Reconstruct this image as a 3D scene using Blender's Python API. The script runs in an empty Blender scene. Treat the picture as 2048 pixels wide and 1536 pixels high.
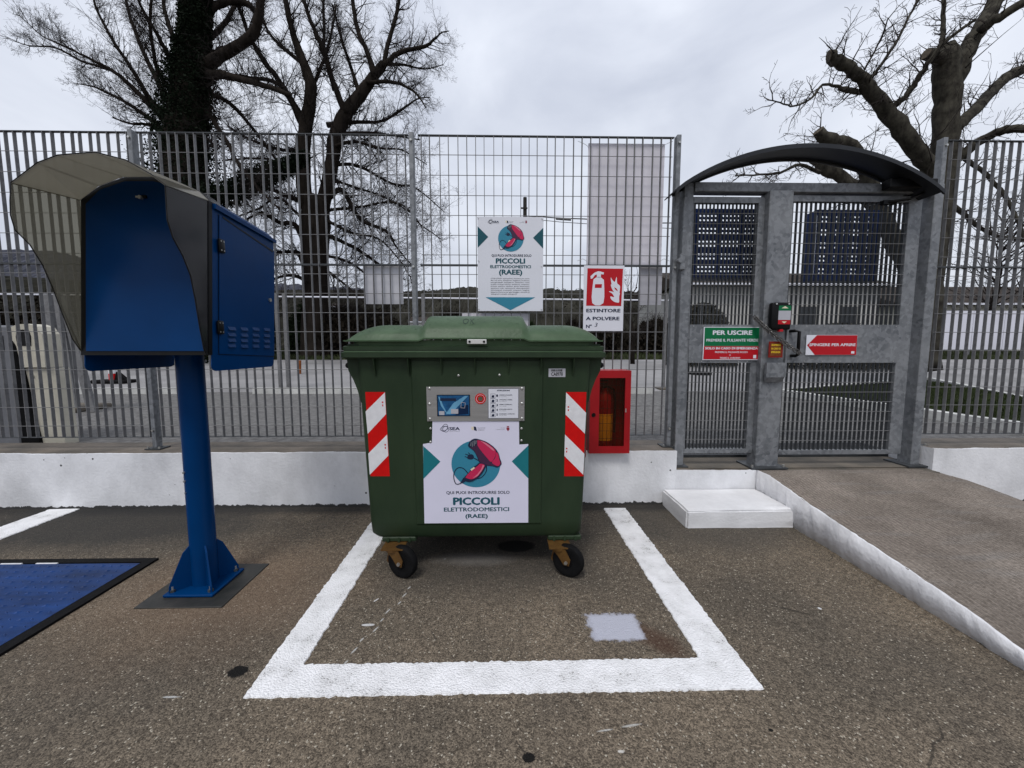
import bpy, bmesh, math, random
from mathutils import Vector, Matrix
random.seed(7)
R = math.radians
sc = bpy.context.scene
COL = sc.collection

# ------------------------------------------------------------------ camera
F, W0, H0 = 800.0, 2048, 1536
PITCH, YAW, CH = math.atan(72 / 800), R(1.1), 1.25
cam = bpy.data.objects.new('camera', bpy.data.cameras.new('camera'))
COL.objects.link(cam)
cam.data.sensor_width = 36; cam.data.lens = F / W0 * 36
cam.data.clip_start = 0.05; cam.data.clip_end = 6000
cam.location = (0, 0, CH); cam.rotation_euler = (R(90) - PITCH, 0, -YAW)
sc.camera = cam

# ------------------------------------------------------------------ sky, sun, exposure
world = bpy.data.worlds.new('World'); sc.world = world; world.use_nodes = True
nt = world.node_tree; nt.nodes.clear()
def wn(t, **k):
    n = nt.nodes.new(t)
    for a, b in k.items(): setattr(n, a, b)
    return n
SUN_EL, SUN_AZ = R(58), R(200)
sky = wn('ShaderNodeTexSky', sky_type='NISHITA', sun_disc=False)
sky.sun_elevation = SUN_EL; sky.sun_rotation = SUN_AZ; sky.air_density = 1.5; sky.dust_density = 4
tc = wn('ShaderNodeTexCoord')
mp = wn('ShaderNodeMapping'); mp.inputs['Scale'].default_value = (1, 1, 1.9); mp.inputs['Location'].default_value = (1.3, 0.2, 0.45)
nz = wn('ShaderNodeTexNoise'); nz.inputs['Scale'].default_value = 2.6; nz.inputs['Detail'].default_value = 6; nz.inputs['Roughness'].default_value = .5
nz.inputs['Distortion'].default_value = .5
rp = wn('ShaderNodeValToRGB')
rp.color_ramp.elements[0].position = .3; rp.color_ramp.elements[0].color = (4.75, 5.1, 6.0, 1)
rp.color_ramp.elements[1].position = .66; rp.color_ramp.elements[1].color = (6.8, 7.15, 7.95, 1)
sx = wn('ShaderNodeSeparateXYZ')
mr = wn('ShaderNodeMapRange'); mr.inputs['From Min'].default_value = 0.0; mr.inputs['From Max'].default_value = 1.0
mr.inputs['To Min'].default_value = 1.0; mr.inputs['To Max'].default_value = 1.35
mul = wn('ShaderNodeVectorMath', operation='SCALE')
mx = wn('ShaderNodeMixRGB'); mx.inputs[0].default_value = .93
bg = wn('ShaderNodeBackground'); bg.inputs['Strength'].default_value = .1
wo = wn('ShaderNodeOutputWorld')
L = nt.links.new
L(tc.outputs['Generated'], mp.inputs[0]); L(mp.outputs[0], nz.inputs['Vector']); L(nz.outputs['Fac'], rp.inputs[0])
L(tc.outputs['Generated'], sx.inputs[0]); L(sx.outputs['Z'], mr.inputs['Value'])
L(rp.outputs[0], mul.inputs[0]); L(mr.outputs[0], mul.inputs['Scale'])
L(sky.outputs[0], mx.inputs[1]); L(mul.outputs[0], mx.inputs[2]); L(mx.outputs[0], bg.inputs[0]); L(bg.outputs[0], wo.inputs[0])
sun = bpy.data.objects.new('sun', bpy.data.lights.new('sun', 'SUN')); COL.objects.link(sun)
sun.data.energy = 1.5; sun.data.angle = R(16); sun.data.color = (1, .97, .93)
sd = Vector((math.sin(SUN_AZ) * math.cos(SUN_EL), math.cos(SUN_AZ) * math.cos(SUN_EL), math.sin(SUN_EL)))
sun.rotation_euler = sd.to_track_quat('Z', 'Y').to_euler()
vs = sc.view_settings; vs.view_transform = 'Standard'; vs.look = 'None'; vs.exposure = 0.16; vs.gamma = 1; vs.use_curve_mapping = False

# ------------------------------------------------------------------ helpers
def ray(px, py):
    x, y = (px - W0 / 2) / F, -(py - H0 / 2) / F
    d = Vector((x, math.cos(PITCH) + y * math.sin(PITCH), -math.sin(PITCH) + y * math.cos(PITCH)))
    return Matrix.Rotation(-YAW, 3, 'Z') @ d
def P(px, py, Y=None, z=None, X=None):
    d = ray(px, py)
    t = Y / d.y if Y is not None else ((z - CH) / d.z if z is not None else X / d.x)
    return Vector((d.x * t, d.y * t, CH + d.z * t))

MATS = {}
def mat(name, col, rough=.6, metal=0, var=.15, scale=6, bump=0, bscale=60, col2=None, spec=.22, detail=5, alpha=1, transp=0, coat=0, stretch=None):
    """procedural material: base colour drifting to col2 with noise, and fine relief"""
    if name in MATS: return MATS[name]
    m = bpy.data.materials.new(name); m.use_nodes = True; MATS[name] = m
    t = m.node_tree; b = t.nodes['Principled BSDF']; lk = t.links.new
    tcn = t.nodes.new('ShaderNodeTexCoord'); n = t.nodes.new('ShaderNodeTexNoise')
    n.inputs['Scale'].default_value = scale; n.inputs['Detail'].default_value = detail; n.inputs['Roughness'].default_value = .6
    src = tcn.outputs['Object']
    if stretch:
        mm = t.nodes.new('ShaderNodeMapping'); mm.inputs['Scale'].default_value = stretch; lk(src, mm.inputs[0]); src = mm.outputs[0]
    lk(src, n.inputs['Vector'])
    r = t.nodes.new('ShaderNodeValToRGB')
    c2 = col2 or tuple(c * (1 - var) for c in col)
    c1 = col if col2 else tuple(min(1, c * (1 + var * .6)) for c in col)
    r.color_ramp.elements[0].position = .32; r.color_ramp.elements[0].color = (*c2, 1)
    r.color_ramp.elements[1].position = .68; r.color_ramp.elements[1].color = (*c1, 1)
    lk(n.outputs['Fac'], r.inputs[0]); lk(r.outputs[0], b.inputs['Base Color'])
    b.inputs['Roughness'].default_value = rough; b.inputs['Metallic'].default_value = metal
    b.inputs['Specular IOR Level'].default_value = spec; b.inputs['Coat Weight'].default_value = coat
    b.inputs['Coat Roughness'].default_value = .15
    if bump:
        n2 = t.nodes.new('ShaderNodeTexNoise'); n2.inputs['Scale'].default_value = bscale; n2.inputs['Detail'].default_value = 4
        lk(src, n2.inputs['Vector'])
        bp = t.nodes.new('ShaderNodeBump'); bp.inputs['Strength'].default_value = bump; bp.inputs['Distance'].default_value = .01
        lk(n2.outputs['Fac'], bp.inputs['Height']); lk(bp.outputs[0], b.inputs['Normal'])
    if transp:
        out = t.nodes['Material Output']; tr = t.nodes.new('ShaderNodeBsdfTransparent'); tr.inputs[0].default_value = (.8, .77, .68, 1)
        ms = t.nodes.new('ShaderNodeMixShader'); ms.inputs[0].default_value = transp
        lk(b.outputs[0], ms.inputs[1]); lk(tr.outputs[0], ms.inputs[2]); lk(ms.outputs[0], out.inputs[0])
    return m

def nodes_of(name):
    m = bpy.data.materials.new(name); m.use_nodes = True; MATS[name] = m
    t = m.node_tree
    def N(ty, ins=None, **k):
        n = t.nodes.new(ty)
        for a, b in k.items(): setattr(n, a, b)
        for a, b in (ins or {}).items():
            if hasattr(b, 'is_linked') or isinstance(b, bpy.types.NodeSocket): t.links.new(b, n.inputs[a])
            else: n.inputs[a].default_value = b
        return n
    return m, t, N, t.nodes['Principled BSDF']

class G:
    def __init__(s): s.v = []; s.f = []
    def add(s, vs_, fs):
        o = len(s.v); s.v += [tuple(v) for v in vs_]; s.f += [tuple(i + o for i in f) for f in fs]; return s
    def box(s, x0, x1, y0, y1, z0, z1):
        return s.add([(x0,y0,z0),(x1,y0,z0),(x1,y1,z0),(x0,y1,z0),(x0,y0,z1),(x1,y0,z1),(x1,y1,z1),(x0,y1,z1)],
                     [(0,3,2,1),(4,5,6,7),(0,1,5,4),(1,2,6,5),(2,3,7,6),(3,0,4,7)])
    def cbox(s, x0, x1, y0, y1, z0, z1, b=.004, seg=1):
        bm = bmesh.new(); bmesh.ops.create_cube(bm, size=1)
        for v in bm.verts: v.co = ((x0+x1)/2+v.co.x*(x1-x0), (y0+y1)/2+v.co.y*(y1-y0), (z0+z1)/2+v.co.z*(z1-z0))
        bmesh.ops.bevel(bm, geom=bm.edges[:], offset=b, segments=seg, affect='EDGES', profile=.5)
        return s.bm(bm)
    def bm(s, bm):
        bm.verts.ensure_lookup_table(); bm.verts.index_update()
        s.add([v.co[:] for v in bm.verts], [tuple(v.index for v in f.verts) for f in bm.faces]); bm.free(); return s
    def poly(s, pts): return s.add(pts, [tuple(range(len(pts)))])
    def prism(s, pts, d):
        """closed solid: polygon pts (3D) extruded by vector d"""
        n = len(pts); d = Vector(d)
        return s.add([tuple(Vector(p)) for p in pts] + [tuple(Vector(p) + d) for p in pts],
                     [tuple(range(n))[::-1], tuple(range(n, 2*n))] + [(i, (i+1) % n, (i+1) % n + n, i+n) for i in range(n)])
    def tube(s, pts, rad, n=6, cap=True, closed=False):
        pts = [Vector(p) for p in pts]; m = len(pts)
        if not hasattr(rad, '__len__'): rad = [rad] * m
        rings = []; up = None
        for i, p in enumerate(pts):
            a = pts[i-1] if (i > 0 or closed) else p; b = pts[(i+1) % m] if (i < m-1 or closed) else p
            t = (b - a); t = t.normalized() if t.length > 1e-9 else Vector((0,0,1))
            if up is None: up = Vector((0,0,1)) if abs(t.z) < .9 else Vector((1,0,0))
            u = t.cross(up)
            if u.length < 1e-5: u = t.orthogonal()
            u.normalize(); w = u.cross(t); up = w
            rings.append([tuple(p + (u*math.cos(2*math.pi*k/n) + w*math.sin(2*math.pi*k/n)) * rad[i]) for k in range(n)])
        o = len(s.v)
        for r_ in rings: s.v += r_
        for i in range(m if closed else m-1):
            j = (i+1) % m
            for k in range(n):
                q = (k+1) % n; s.f.append((o+i*n+k, o+j*n+k, o+j*n+q, o+i*n+q))
        if cap and not closed:
            s.f.append(tuple(o+k for k in range(n))); s.f.append(tuple(o+(m-1)*n+k for k in range(n))[::-1])
        return s
    def cyl(s, a, b, r, n=16, r2=None): return s.tube([a, b], [r, r if r2 is None else r2], n)
    def loft(s, rings, cap=True):
        n = len(rings[0]); o = len(s.v)
        for r_ in rings: s.v += [tuple(p) for p in r_]
        for i in range(len(rings)-1):
            for k in range(n):
                q = (k+1) % n; s.f.append((o+i*n+k, o+i*n+q, o+(i+1)*n+q, o+(i+1)*n+k))
        if cap:
            s.f.append(tuple(o+k for k in range(n))[::-1]); s.f.append(tuple(o+(len(rings)-1)*n+k for k in range(n)))
        return s
    def grid(s, fn, nu, nv):
        o = len(s.v)
        for j in range(nv+1):
            for i in range(nu+1): s.v.append(tuple(fn(i/nu, j/nv)))
        for j in range(nv):
            for i in range(nu):
                a = o + j*(nu+1) + i; s.f.append((a, a+1, a+nu+2, a+nu+1))
        return s

def link(name, me, parent=None, m=None, loc=None):
    o = bpy.data.objects.new(name, me); COL.objects.link(o)
    if m is not None and me is not None and len(me.materials) == 0:
        for q in (m if isinstance(m, (list, tuple)) else [m]): me.materials.append(q)
    if parent is not None: o.parent = parent
    if loc is not None: o.location = loc
    return o
def base_of(o):
    v = Vector((0, 0, 0))
    while o is not None: v += o.location; o = o.parent
    return v
def obj(name, g, m, parent=None, smooth=0, recalc=True):
    """link a G as one mesh object; g is in world metres, stored relative to its parents' base"""
    b = base_of(parent)
    me = bpy.data.meshes.new(name)
    me.from_pydata([(x-b.x, y-b.y, z-b.z) for x, y, z in g.v] if parent is not None else g.v, [], g.f)
    if recalc:
        q = bmesh.new(); q.from_mesh(me); bmesh.ops.recalc_face_normals(q, faces=q.faces); q.to_mesh(me); q.free()
    if smooth:
        me.shade_smooth()
        if smooth < 180: me.set_sharp_from_angle(angle=R(smooth))
    me.update()
    return link(name, me, parent, m)
def tag(o, label=None, cat=None, group=None, kind=None):
    for k, v in (('label', label), ('category', cat), ('group', group), ('kind', kind)):
        if v: o[k] = v
    return o
def thing(name, loc, label, cat, group=None):
    o = bpy.data.objects.new(name, None); COL.objects.link(o); o.location = loc; o.empty_display_size = .1
    return tag(o, label, cat, group)
def struct(name, g, m, smooth=0, recalc=True): return tag(obj(name, g, m, None, smooth, recalc), kind='structure')
def pieces(name, mesh_g, m, parent, locs, smooth=0):
    """alike pieces sharing one mesh; locs in world"""
    me = bpy.data.meshes.new(name); me.from_pydata(mesh_g.v, [], mesh_g.f)
    q = bmesh.new(); q.from_mesh(me); bmesh.ops.recalc_face_normals(q, faces=q.faces); q.to_mesh(me); q.free()
    if smooth: me.shade_smooth(); me.set_sharp_from_angle(angle=R(smooth))
    b = base_of(parent); out = []
    for l in locs:
        out.append(link(name, me, parent, m, Vector(l) - b))
    return out

class Face:
    """flat surface with its own u (right), v (up) axes and outward normal; lettering and prints are laid on it"""
    def __init__(s, o, u=(1,0,0), v=(0,0,1)):
        s.o = Vector(o); s.u = Vector(u).normalized(); s.v = Vector(v).normalized(); s.n = s.u.cross(s.v).normalized()
    def pt(s, a, b, c=0): return s.o + s.u*a + s.v*b + s.n*c
    def hit(s, px, py):
        d = ray(px, py); c = Vector((0,0,CH)); t = (s.o - c).dot(s.n) / d.dot(s.n); q = c + d*t - s.o
        return q.dot(s.u), q.dot(s.v)
    def flat(s, pts, c=.0005, th=.0004):
        return G().prism([s.pt(a, b, c) for a, b in pts], s.n*th)
def text(body, f, a0, a1, b0, cap, m, parent, c=.001, bold=.02, name='lettering', font_shear=0):
    """lettering fitted between a0..a1, baseline b0, capital height cap on Face f"""
    cu = bpy.data.curves.new(name, 'FONT'); cu.body = body; cu.size = 1; cu.extrude = 0; cu.resolution_u = 2; cu.shear = font_shear
    o = bpy.data.objects.new('tmp', cu); COL.objects.link(o)
    dg = bpy.context.evaluated_depsgraph_get(); me = bpy.data.meshes.new_from_object(o.evaluated_get(dg))
    bpy.data.objects.remove(o); bpy.data.curves.remove(cu)
    vv = [(v.co.x, v.co.y) for v in me.vertices]; ff = [tuple(p.vertices) for p in me.polygons]; bpy.data.meshes.remove(me)
    w = max(0, bold)*1.12
    x0, x1 = min(x for x, _ in vv), max(x for x, _ in vv)
    sx_ = (a1-a0)/(x1-x0+2*w); sy = cap/(.70+1.4*w)
    b = base_of(parent); V = []; Q = []
    for k, (dx, dy) in enumerate(((-w, 0), (w, 0), (0, -w*.7), (0, w*.7)) if w > .012 else ((0, 0),)):
        o_ = len(V); V += [tuple(f.pt(a0+(x+dx-x0+w)*sx_, b0+(y+dy+w*.7)*sy, c+k*.00006) - b) for x, y in vv]; Q += [tuple(i+o_ for i in q) for q in ff]
    me = bpy.data.meshes.new(name); me.from_pydata(V, [], Q)
    return link(name, me, parent, m)
def line2d(pts, w):
    """flat stroked polyline polygons in 2D -> list of quads"""
    out = []
    for (x0, y0), (x1, y1) in zip(pts[:-1], pts[1:]):
        l = math.hypot(x1-x0, y1-y0) or 1e-6; ex, ey = (x1-x0)/l*w*.3, (y1-y0)/l*w*.3
        nx, ny = -(y1-y0)/l*w/2, (x1-x0)/l*w/2
        out.append([(x0-ex+nx, y0-ey+ny), (x0-ex-nx, y0-ey-ny), (x1+ex-nx, y1+ey-ny), (x1+ex+nx, y1+ey+ny)])
    return out
def sm(pts, n=6, closed=True):
    """Catmull-Rom through 2D points"""
    out = []; m = len(pts)
    for i in range(m if closed else m-1):
        p = [pts[(i+k) % m] if closed else pts[max(0, min(m-1, i+k))] for k in (-1, 0, 1, 2)]
        for j in range(n):
            t = j/n
            out.append(tuple(.5*((2*p[1][d]) + (-p[0][d]+p[2][d])*t + (2*p[0][d]-5*p[1][d]+4*p[2][d]-p[3][d])*t*t + (-p[0][d]+3*p[1][d]-3*p[2][d]+p[3][d])*t**3) for d in (0, 1)))
    if not closed: out.append(pts[-1])
    return out

# ------------------------------------------------------------------ materials
galv = None
def make_galv(name, c1, c2, c3, scale, rough=.5, metal=.35):
    m, t, N, b = nodes_of(name)
    tcn = N('ShaderNodeTexCoord')
    nz_ = N('ShaderNodeTexNoise', {'Vector': tcn.outputs['Object'], 'Scale': 9.0, 'Detail': 5.0})
    dis = N('ShaderNodeMixRGB', {0: .06, 1: tcn.outputs['Object'], 2: nz_.outputs['Color']})
    vo = N('ShaderNodeTexVoronoi', {'Vector': dis.outputs[0], 'Scale': scale})
    g1 = N('ShaderNodeSeparateColor', {0: vo.outputs['Color']})
    rp_ = N('ShaderNodeValToRGB', {0: g1.outputs[0]})
    rp_.color_ramp.elements[0].color = (*c1, 1); rp_.color_ramp.elements[1].color = (*c2, 1)
    n2 = N('ShaderNodeTexNoise', {'Vector': tcn.outputs['Object'], 'Scale': 3.0, 'Detail': 6.0, 'Roughness': .65})
    r2 = N('ShaderNodeValToRGB', {0: n2.outputs['Fac']}); r2.color_ramp.elements[0].position = .42; r2.color_ramp.elements[1].position = .68
    mxx = N('ShaderNodeMixRGB', {0: r2.outputs[0], 1: rp_.outputs[0], 2: (*c3, 1)})
    mxx2 = N('ShaderNodeMath', {0: r2.outputs[0], 1: .55}, operation='MULTIPLY'); t.links.new(mxx2.outputs[0], mxx.inputs[0])
    t.links.new(mxx.outputs[0], b.inputs['Base Color'])
    b.inputs['Roughness'].default_value = rough; b.inputs['Metallic'].default_value = metal
    bp = N('ShaderNodeBump', {'Strength': .15, 'Distance': .003, 'Height': n2.outputs['Fac']}); t.links.new(bp.outputs[0], b.inputs['Normal'])
    return m
GALV = make_galv('galvanised_steel', (.10,.108,.118), (.20,.21,.225), (.27,.28,.29), 42, .55, .3)
GALVF = make_galv('galvanised_fence', (.11,.11,.113), (.165,.165,.168), (.20,.20,.203), 30, .6, .25)
DARKSTEEL = mat('dark_weathered_steel', (.07,.075,.08), .5, .4, .3, 8, .1)
BLACK = mat('black_plastic', (.006,.006,.0065), .35, 0, .3, 20, spec=.15)
RUBBER = mat('black_rubber', (.006,.006,.0065), .75, 0, .3, 30, .2, 120, spec=.1)
BLUE = mat('blue_paint', (.0004,.032,.122), .27, 0, .15, 2.2, .012, 40, spec=.09)
BLUEP = mat('blue_plate_paint', (.005,.033,.135), .4, 0, .5, 3, .05, 60, stretch=(1,5,1))
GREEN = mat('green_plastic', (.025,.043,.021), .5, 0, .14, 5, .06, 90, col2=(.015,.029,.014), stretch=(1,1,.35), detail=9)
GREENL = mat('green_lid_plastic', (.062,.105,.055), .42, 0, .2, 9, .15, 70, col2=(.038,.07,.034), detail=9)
STAINLESS = mat('brushed_stainless', (.45,.45,.45), .38, .75, .12, 4, .05, 200, stretch=(1,1,14))
SCREW = mat('zinc_screw', (.5,.5,.48), .3, .8, .2, 30)
RUSTY = mat('yellow_zinc_bracket', (.15,.08,.022), .5, .4, .6, 22, .2, 60, col2=(.10,.05,.018))
WHITE = mat('white_panel', (.66,.67,.73), .45, 0, .03, 5)
WHITEV = mat('white_vinyl', (.66,.65,.78), .4, 0, .03, 4)
PALEGREY = mat('pale_grey_panel', (.42,.42,.46), .5, 0, .1, 4)
TEAL = mat('teal_print', (.012,.16,.19), .45, 0, .04, 6)
TEALL = mat('light_teal_print', (.035,.21,.31), .45, 0, .04, 6)
TEALD = mat('dark_teal_print', (.01,.075,.1), .45, 0, .03, 6)
NAVY = mat('navy_print', (.012,.02,.05), .45, 0, .03, 6)
PLUM = mat('plum_print', (.055,.022,.055), .45, 0, .03, 6)
PINK = mat('magenta_print', (.50,.022,.085), .45, 0, .03, 6)
PINKL = mat('pale_pink_print', (.62,.18,.26), .45, 0, .03, 6)
CREAM = mat('cream_print', (.7,.62,.45), .45, 0, .03, 6)
GREYP = mat('grey_print', (.18,.18,.2), .5, 0, .03, 6)
RED = mat('red_sign', (.42,.006,.013), .4, 0, .05, 6)
REDB = mat('red_painted_steel', (.33,.008,.012), .4, 0, .15, 5, .05, 30)
REDR = mat('red_reflective_tape', (.55,.006,.006), .3, 0, .1, 30)
WHITER = mat('white_reflective_tape', (.7,.7,.72), .3, 0, .08, 30)
GREENS = mat('green_sign', (.0,.13,.045), .4, 0, .05, 6)
YELLOW = mat('yellow_label', (.8,.55,.03), .5, 0, .1, 8)
ORANGE = mat('orange_red_label', (.2,.012,.006), .45, 0, .2, 10)
CREAMP = mat('cream_housing', (.55,.52,.43), .5, 0, .12, 4)
def sheet_mat(name, col, transp, transl, tint, rough=.25):
    """thin translucent plastic: diffuse, light let through, clear view through, and a gloss"""
    m = bpy.data.materials.new(name); m.use_nodes = True; MATS[name] = m; t = m.node_tree; lk = t.links.new; b = t.nodes['Principled BSDF']
    b.inputs['Base Color'].default_value = (*col, 1); b.inputs['Roughness'].default_value = rough
    co = t.nodes.new('ShaderNodeTexCoord'); n = t.nodes.new('ShaderNodeTexNoise'); n.inputs['Scale'].default_value = 5; n.inputs['Detail'].default_value = 6; lk(co.outputs['Object'], n.inputs['Vector'])
    mc = t.nodes.new('ShaderNodeMixRGB'); mc.inputs[1].default_value = (*[c*.8 for c in col], 1); mc.inputs[2].default_value = (*col, 1); lk(n.outputs['Fac'], mc.inputs[0]); lk(mc.outputs[0], b.inputs['Base Color'])
    tl_ = t.nodes.new('ShaderNodeBsdfTranslucent'); lk(mc.outputs[0], tl_.inputs[0])
    tr = t.nodes.new('ShaderNodeBsdfTransparent'); tr.inputs[0].default_value = (*tint, 1)
    m1 = t.nodes.new('ShaderNodeMixShader'); m1.inputs[0].default_value = transl; lk(b.outputs[0], m1.inputs[1]); lk(tl_.outputs[0], m1.inputs[2])
    m2 = t.nodes.new('ShaderNodeMixShader'); m2.inputs[0].default_value = transp; lk(m1.outputs[0], m2.inputs[1]); lk(tr.outputs[0], m2.inputs[2])
    lk(m2.outputs[0], t.nodes['Material Output'].inputs[0]); return m
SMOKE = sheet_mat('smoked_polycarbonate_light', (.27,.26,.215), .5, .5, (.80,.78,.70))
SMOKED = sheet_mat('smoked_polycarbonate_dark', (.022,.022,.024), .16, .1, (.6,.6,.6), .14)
BACKP = sheet_mat('white_corrugated_plastic', (.85,.83,.90), 0, .15, (1,1,1), .5)
GLASSD = sheet_mat('dark_tinted_pane', (.02,.008,.005), .74, 0, (1,.82,.7), .08)
CANOPY = mat('dark_canopy_sheet', (.022,.024,.028), .4, 0, .25, 4, .05, 30)
BARK = mat('dark_bark', (.022,.018,.015), .95, 0, .5, 5, 1, 9, stretch=(1,1,.3), spec=.05)
BARKG = mat('grey_lichen_bark', (.07,.065,.052), .95, 0, .45, 9, 1, 14, col2=(.018,.016,.014), stretch=(1,1,.6), spec=.05)
TWIG = mat('dark_twigs', (.026,.022,.021), .95, 0, .2, 3, spec=.05)
TWIGG = mat('grey_twigs', (.035,.03,.028), .95, 0, .2, 3, spec=.05)
CUTW = mat('sawn_wood', (.085,.07,.052), .9, 0, .3, 20)
IVY = mat('ivy_leaf', (.008,.013,.007), .7, 0, .5, 2.5, spec=.05)
BUSH = mat('winter_scrub', (.024,.020,.015), .9, 0, .5, .8, col2=(.012,.010,.008), spec=.05)
BUSHG = mat('dark_green_scrub', (.02,.03,.014), .9, 0, .5, .8, spec=.05)
GRASS = mat('short_grass', (.03,.042,.013), .9, 0, .5, 3)
HILLM = mat('far_wooded_hill', (.036,.034,.026), 1, 0, .5, .06, col2=(.014,.014,.011), spec=.05)
HILLB = mat('hazed_far_hill', (.07,.073,.09), 1, 0, .3, .02, spec=.05)  # paler and bluer than the near slope: distance haze put into the colour
PLASTER = mat('cream_plaster', (.52,.5,.44), .85, 0, .12, .8, .1, 12)
PLASTERG = mat('grey_plaster', (.32,.31,.29), .85, 0, .2, .8, .1, 12)
ROOFM = mat('brown_roof', (.05,.042,.037), .9, 0, .4, 1.5, .4, 8, spec=.05)
WINM = mat('dark_window_glass', (.03,.033,.038), .15, 0, .2, 2)
WOOD = mat('dark_pole_wood', (.03,.027,.025), .9, 0, .3, 8)
CRATE = mat('blue_crate_plastic', (.006,.022,.10), .45, 0, .2, 8)

def make_asphalt():
    m, t, N, b = nodes_of('brown_grey_asphalt'); lk = t.links.new
    tcn = N('ShaderNodeTexCoord'); co = tcn.outputs['Object']
    def ramp(src, p0, c0, p1, c1):
        r = N('ShaderNodeValToRGB', {0: src}); r.color_ramp.elements[0].position = p0; r.color_ramp.elements[1].position = p1
        r.color_ramp.elements[0].color = (*c0, 1) if len(c0) == 3 else c0; r.color_ramp.elements[1].color = (*c1, 1); return r.outputs[0]
    def noise(scale, detail=4, rough=.6): return N('ShaderNodeTexNoise', {'Vector': co, 'Scale': scale, 'Detail': float(detail), 'Roughness': rough}).outputs['Fac']
    big = ramp(noise(.9, 5), .35, (.115,.100,.082), .65, (.20,.166,.128))
    # aggregate stones: cell colours between pale, brown and dark
    vo = N('ShaderNodeTexVoronoi', {'Vector': co, 'Scale': 200.0, 'Randomness': 1.0})
    sp = N('ShaderNodeSeparateColor', {0: vo.outputs['Color']})
    cell = ramp(sp.outputs[0], .05, (.5,.49,.48), .95, (1.45,1.42,1.36))
    mulc = N('ShaderNodeMixRGB', {0: 1.0, 1: big, 2: cell}, blend_type='MULTIPLY').outputs[0]
    fine = ramp(noise(240, 3), .3, (.5,.5,.5), .7, (1.45,1.45,1.45))
    mulc = N('ShaderNodeMixRGB', {0: .8, 1: mulc, 2: fine}, blend_type='MULTIPLY').outputs[0]
    # damp and dirty areas, tyre-scrubbed streaks
    wet = N('ShaderNodeMapRange', {'Value': noise(.55, 6, .62), 'From Min': .5, 'From Max': .68, 'To Min': 0.0, 'To Max': .5}).outputs[0]
    mulc = N('ShaderNodeMixRGB', {0: wet, 1: mulc, 2: (.055,.052,.048,1)}).outputs[0]
    # cracks
    ck = N('ShaderNodeTexVoronoi', {'Vector': N('ShaderNodeMixRGB', {0: .12, 1: co, 2: N('ShaderNodeTexNoise', {'Vector': co, 'Scale': 3.0, 'Detail': 6.0}).outputs['Color']}).outputs[0], 'Scale': .75}, feature='DISTANCE_TO_EDGE').outputs['Distance']
    ckm = N('ShaderNodeMath', {0: ck, 1: .0016}, operation='LESS_THAN').outputs[0]
    ckm = N('ShaderNodeMath', {0: ckm, 1: N('ShaderNodeMath', {0: noise(1.7, 3), 1: .53}, operation='GREATER_THAN').outputs[0]}, operation='MULTIPLY').outputs[0]
    mulc = N('ShaderNodeMixRGB', {0: N('ShaderNodeMath', {0: ckm, 1: .6}, operation='MULTIPLY').outputs[0], 1: mulc, 2: (.03,.028,.025,1)}).outputs[0]
    mid = ramp(noise(38, 6, .75), .36, (.62,.61,.60), .64, (1.28,1.27,1.25))
    mulc = N('ShaderNodeMixRGB', {0: .85, 1: mulc, 2: mid}, blend_type='MULTIPLY').outputs[0]
    # pale worn stones, rare
    pale = N('ShaderNodeMath', {0: sp.outputs[1], 1: .982}, operation='GREATER_THAN').outputs[0]
    mulc = N('ShaderNodeMixRGB', {0: pale, 1: mulc, 2: (.40,.36,.29,1)}).outputs[0]
    # drips of white line paint
    dr = N('ShaderNodeTexVoronoi', {'Vector': co, 'Scale': 5.5}).outputs['Distance']
    jit = N('ShaderNodeMath', {0: noise(40, 2), 1: .085}, operation='MULTIPLY').outputs[0]
    dmask = N('ShaderNodeMath', {0: dr, 1: jit}, operation='LESS_THAN').outputs[0]
    dsel = ramp(noise(2.2, 2), .56, (0,0,0), .6, (1,1,1))
    dm = N('ShaderNodeMath', {0: dmask, 1: dsel}, operation='MULTIPLY').outputs[0]
    mulc = N('ShaderNodeMixRGB', {0: dm, 1: mulc, 2: (.6,.6,.6,1)}).outputs[0]
    # stains, each with a centre, radius and colour
    def stain(cx, cy, rx, ry, colr, soft, strength, wob, prev, ns=9, ang=0, box=False):
        mp_ = N('ShaderNodeMapping', {'Vector': co, 'Location': (-cx, -cy, 0)}, vector_type='POINT')
        mpr = N('ShaderNodeMapping', {'Vector': mp_.outputs[0], 'Rotation': (0, 0, -ang)})
        mp2 = N('ShaderNodeMapping', {'Vector': mpr.outputs[0], 'Scale': (1/rx, 1/ry, 0)})
        ln = N('ShaderNodeVectorMath', {0: mp2.outputs[0]}, operation='LENGTH').outputs['Value']
        if box:   # squarish patch
            ab = N('ShaderNodeSeparateXYZ', {0: N('ShaderNodeVectorMath', {0: mp2.outputs[0]}, operation='ABSOLUTE').outputs[0]})
            ln = N('ShaderNodeMath', {0: ab.outputs[0], 1: ab.outputs[1]}, operation='MAXIMUM').outputs[0]
        w_ = N('ShaderNodeMath', {0: noise(ns, 5, .7), 1: wob}, operation='MULTIPLY').outputs[0]
        s_ = N('ShaderNodeMath', {0: ln, 1: w_}, operation='ADD').outputs[0]
        mr_ = N('ShaderNodeMapRange', {'Value': s_, 'From Min': 1+wob*.5-soft, 'From Max': 1+wob*.5+soft, 'To Min': strength, 'To Max': 0.0}).outputs[0]
        return N('ShaderNodeMixRGB', {0: mr_, 1: prev, 2: (*colr, 1)}).outputs[0]
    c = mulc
    # darker ground near the wall, under the container and left of the kiosk
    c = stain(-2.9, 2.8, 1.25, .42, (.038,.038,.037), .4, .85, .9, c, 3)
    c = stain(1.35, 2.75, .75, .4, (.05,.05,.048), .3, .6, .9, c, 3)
    c = stain(-.1, 2.35, .62, .42, (.04,.039,.037), .35, .65, .6, c, 3)
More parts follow.
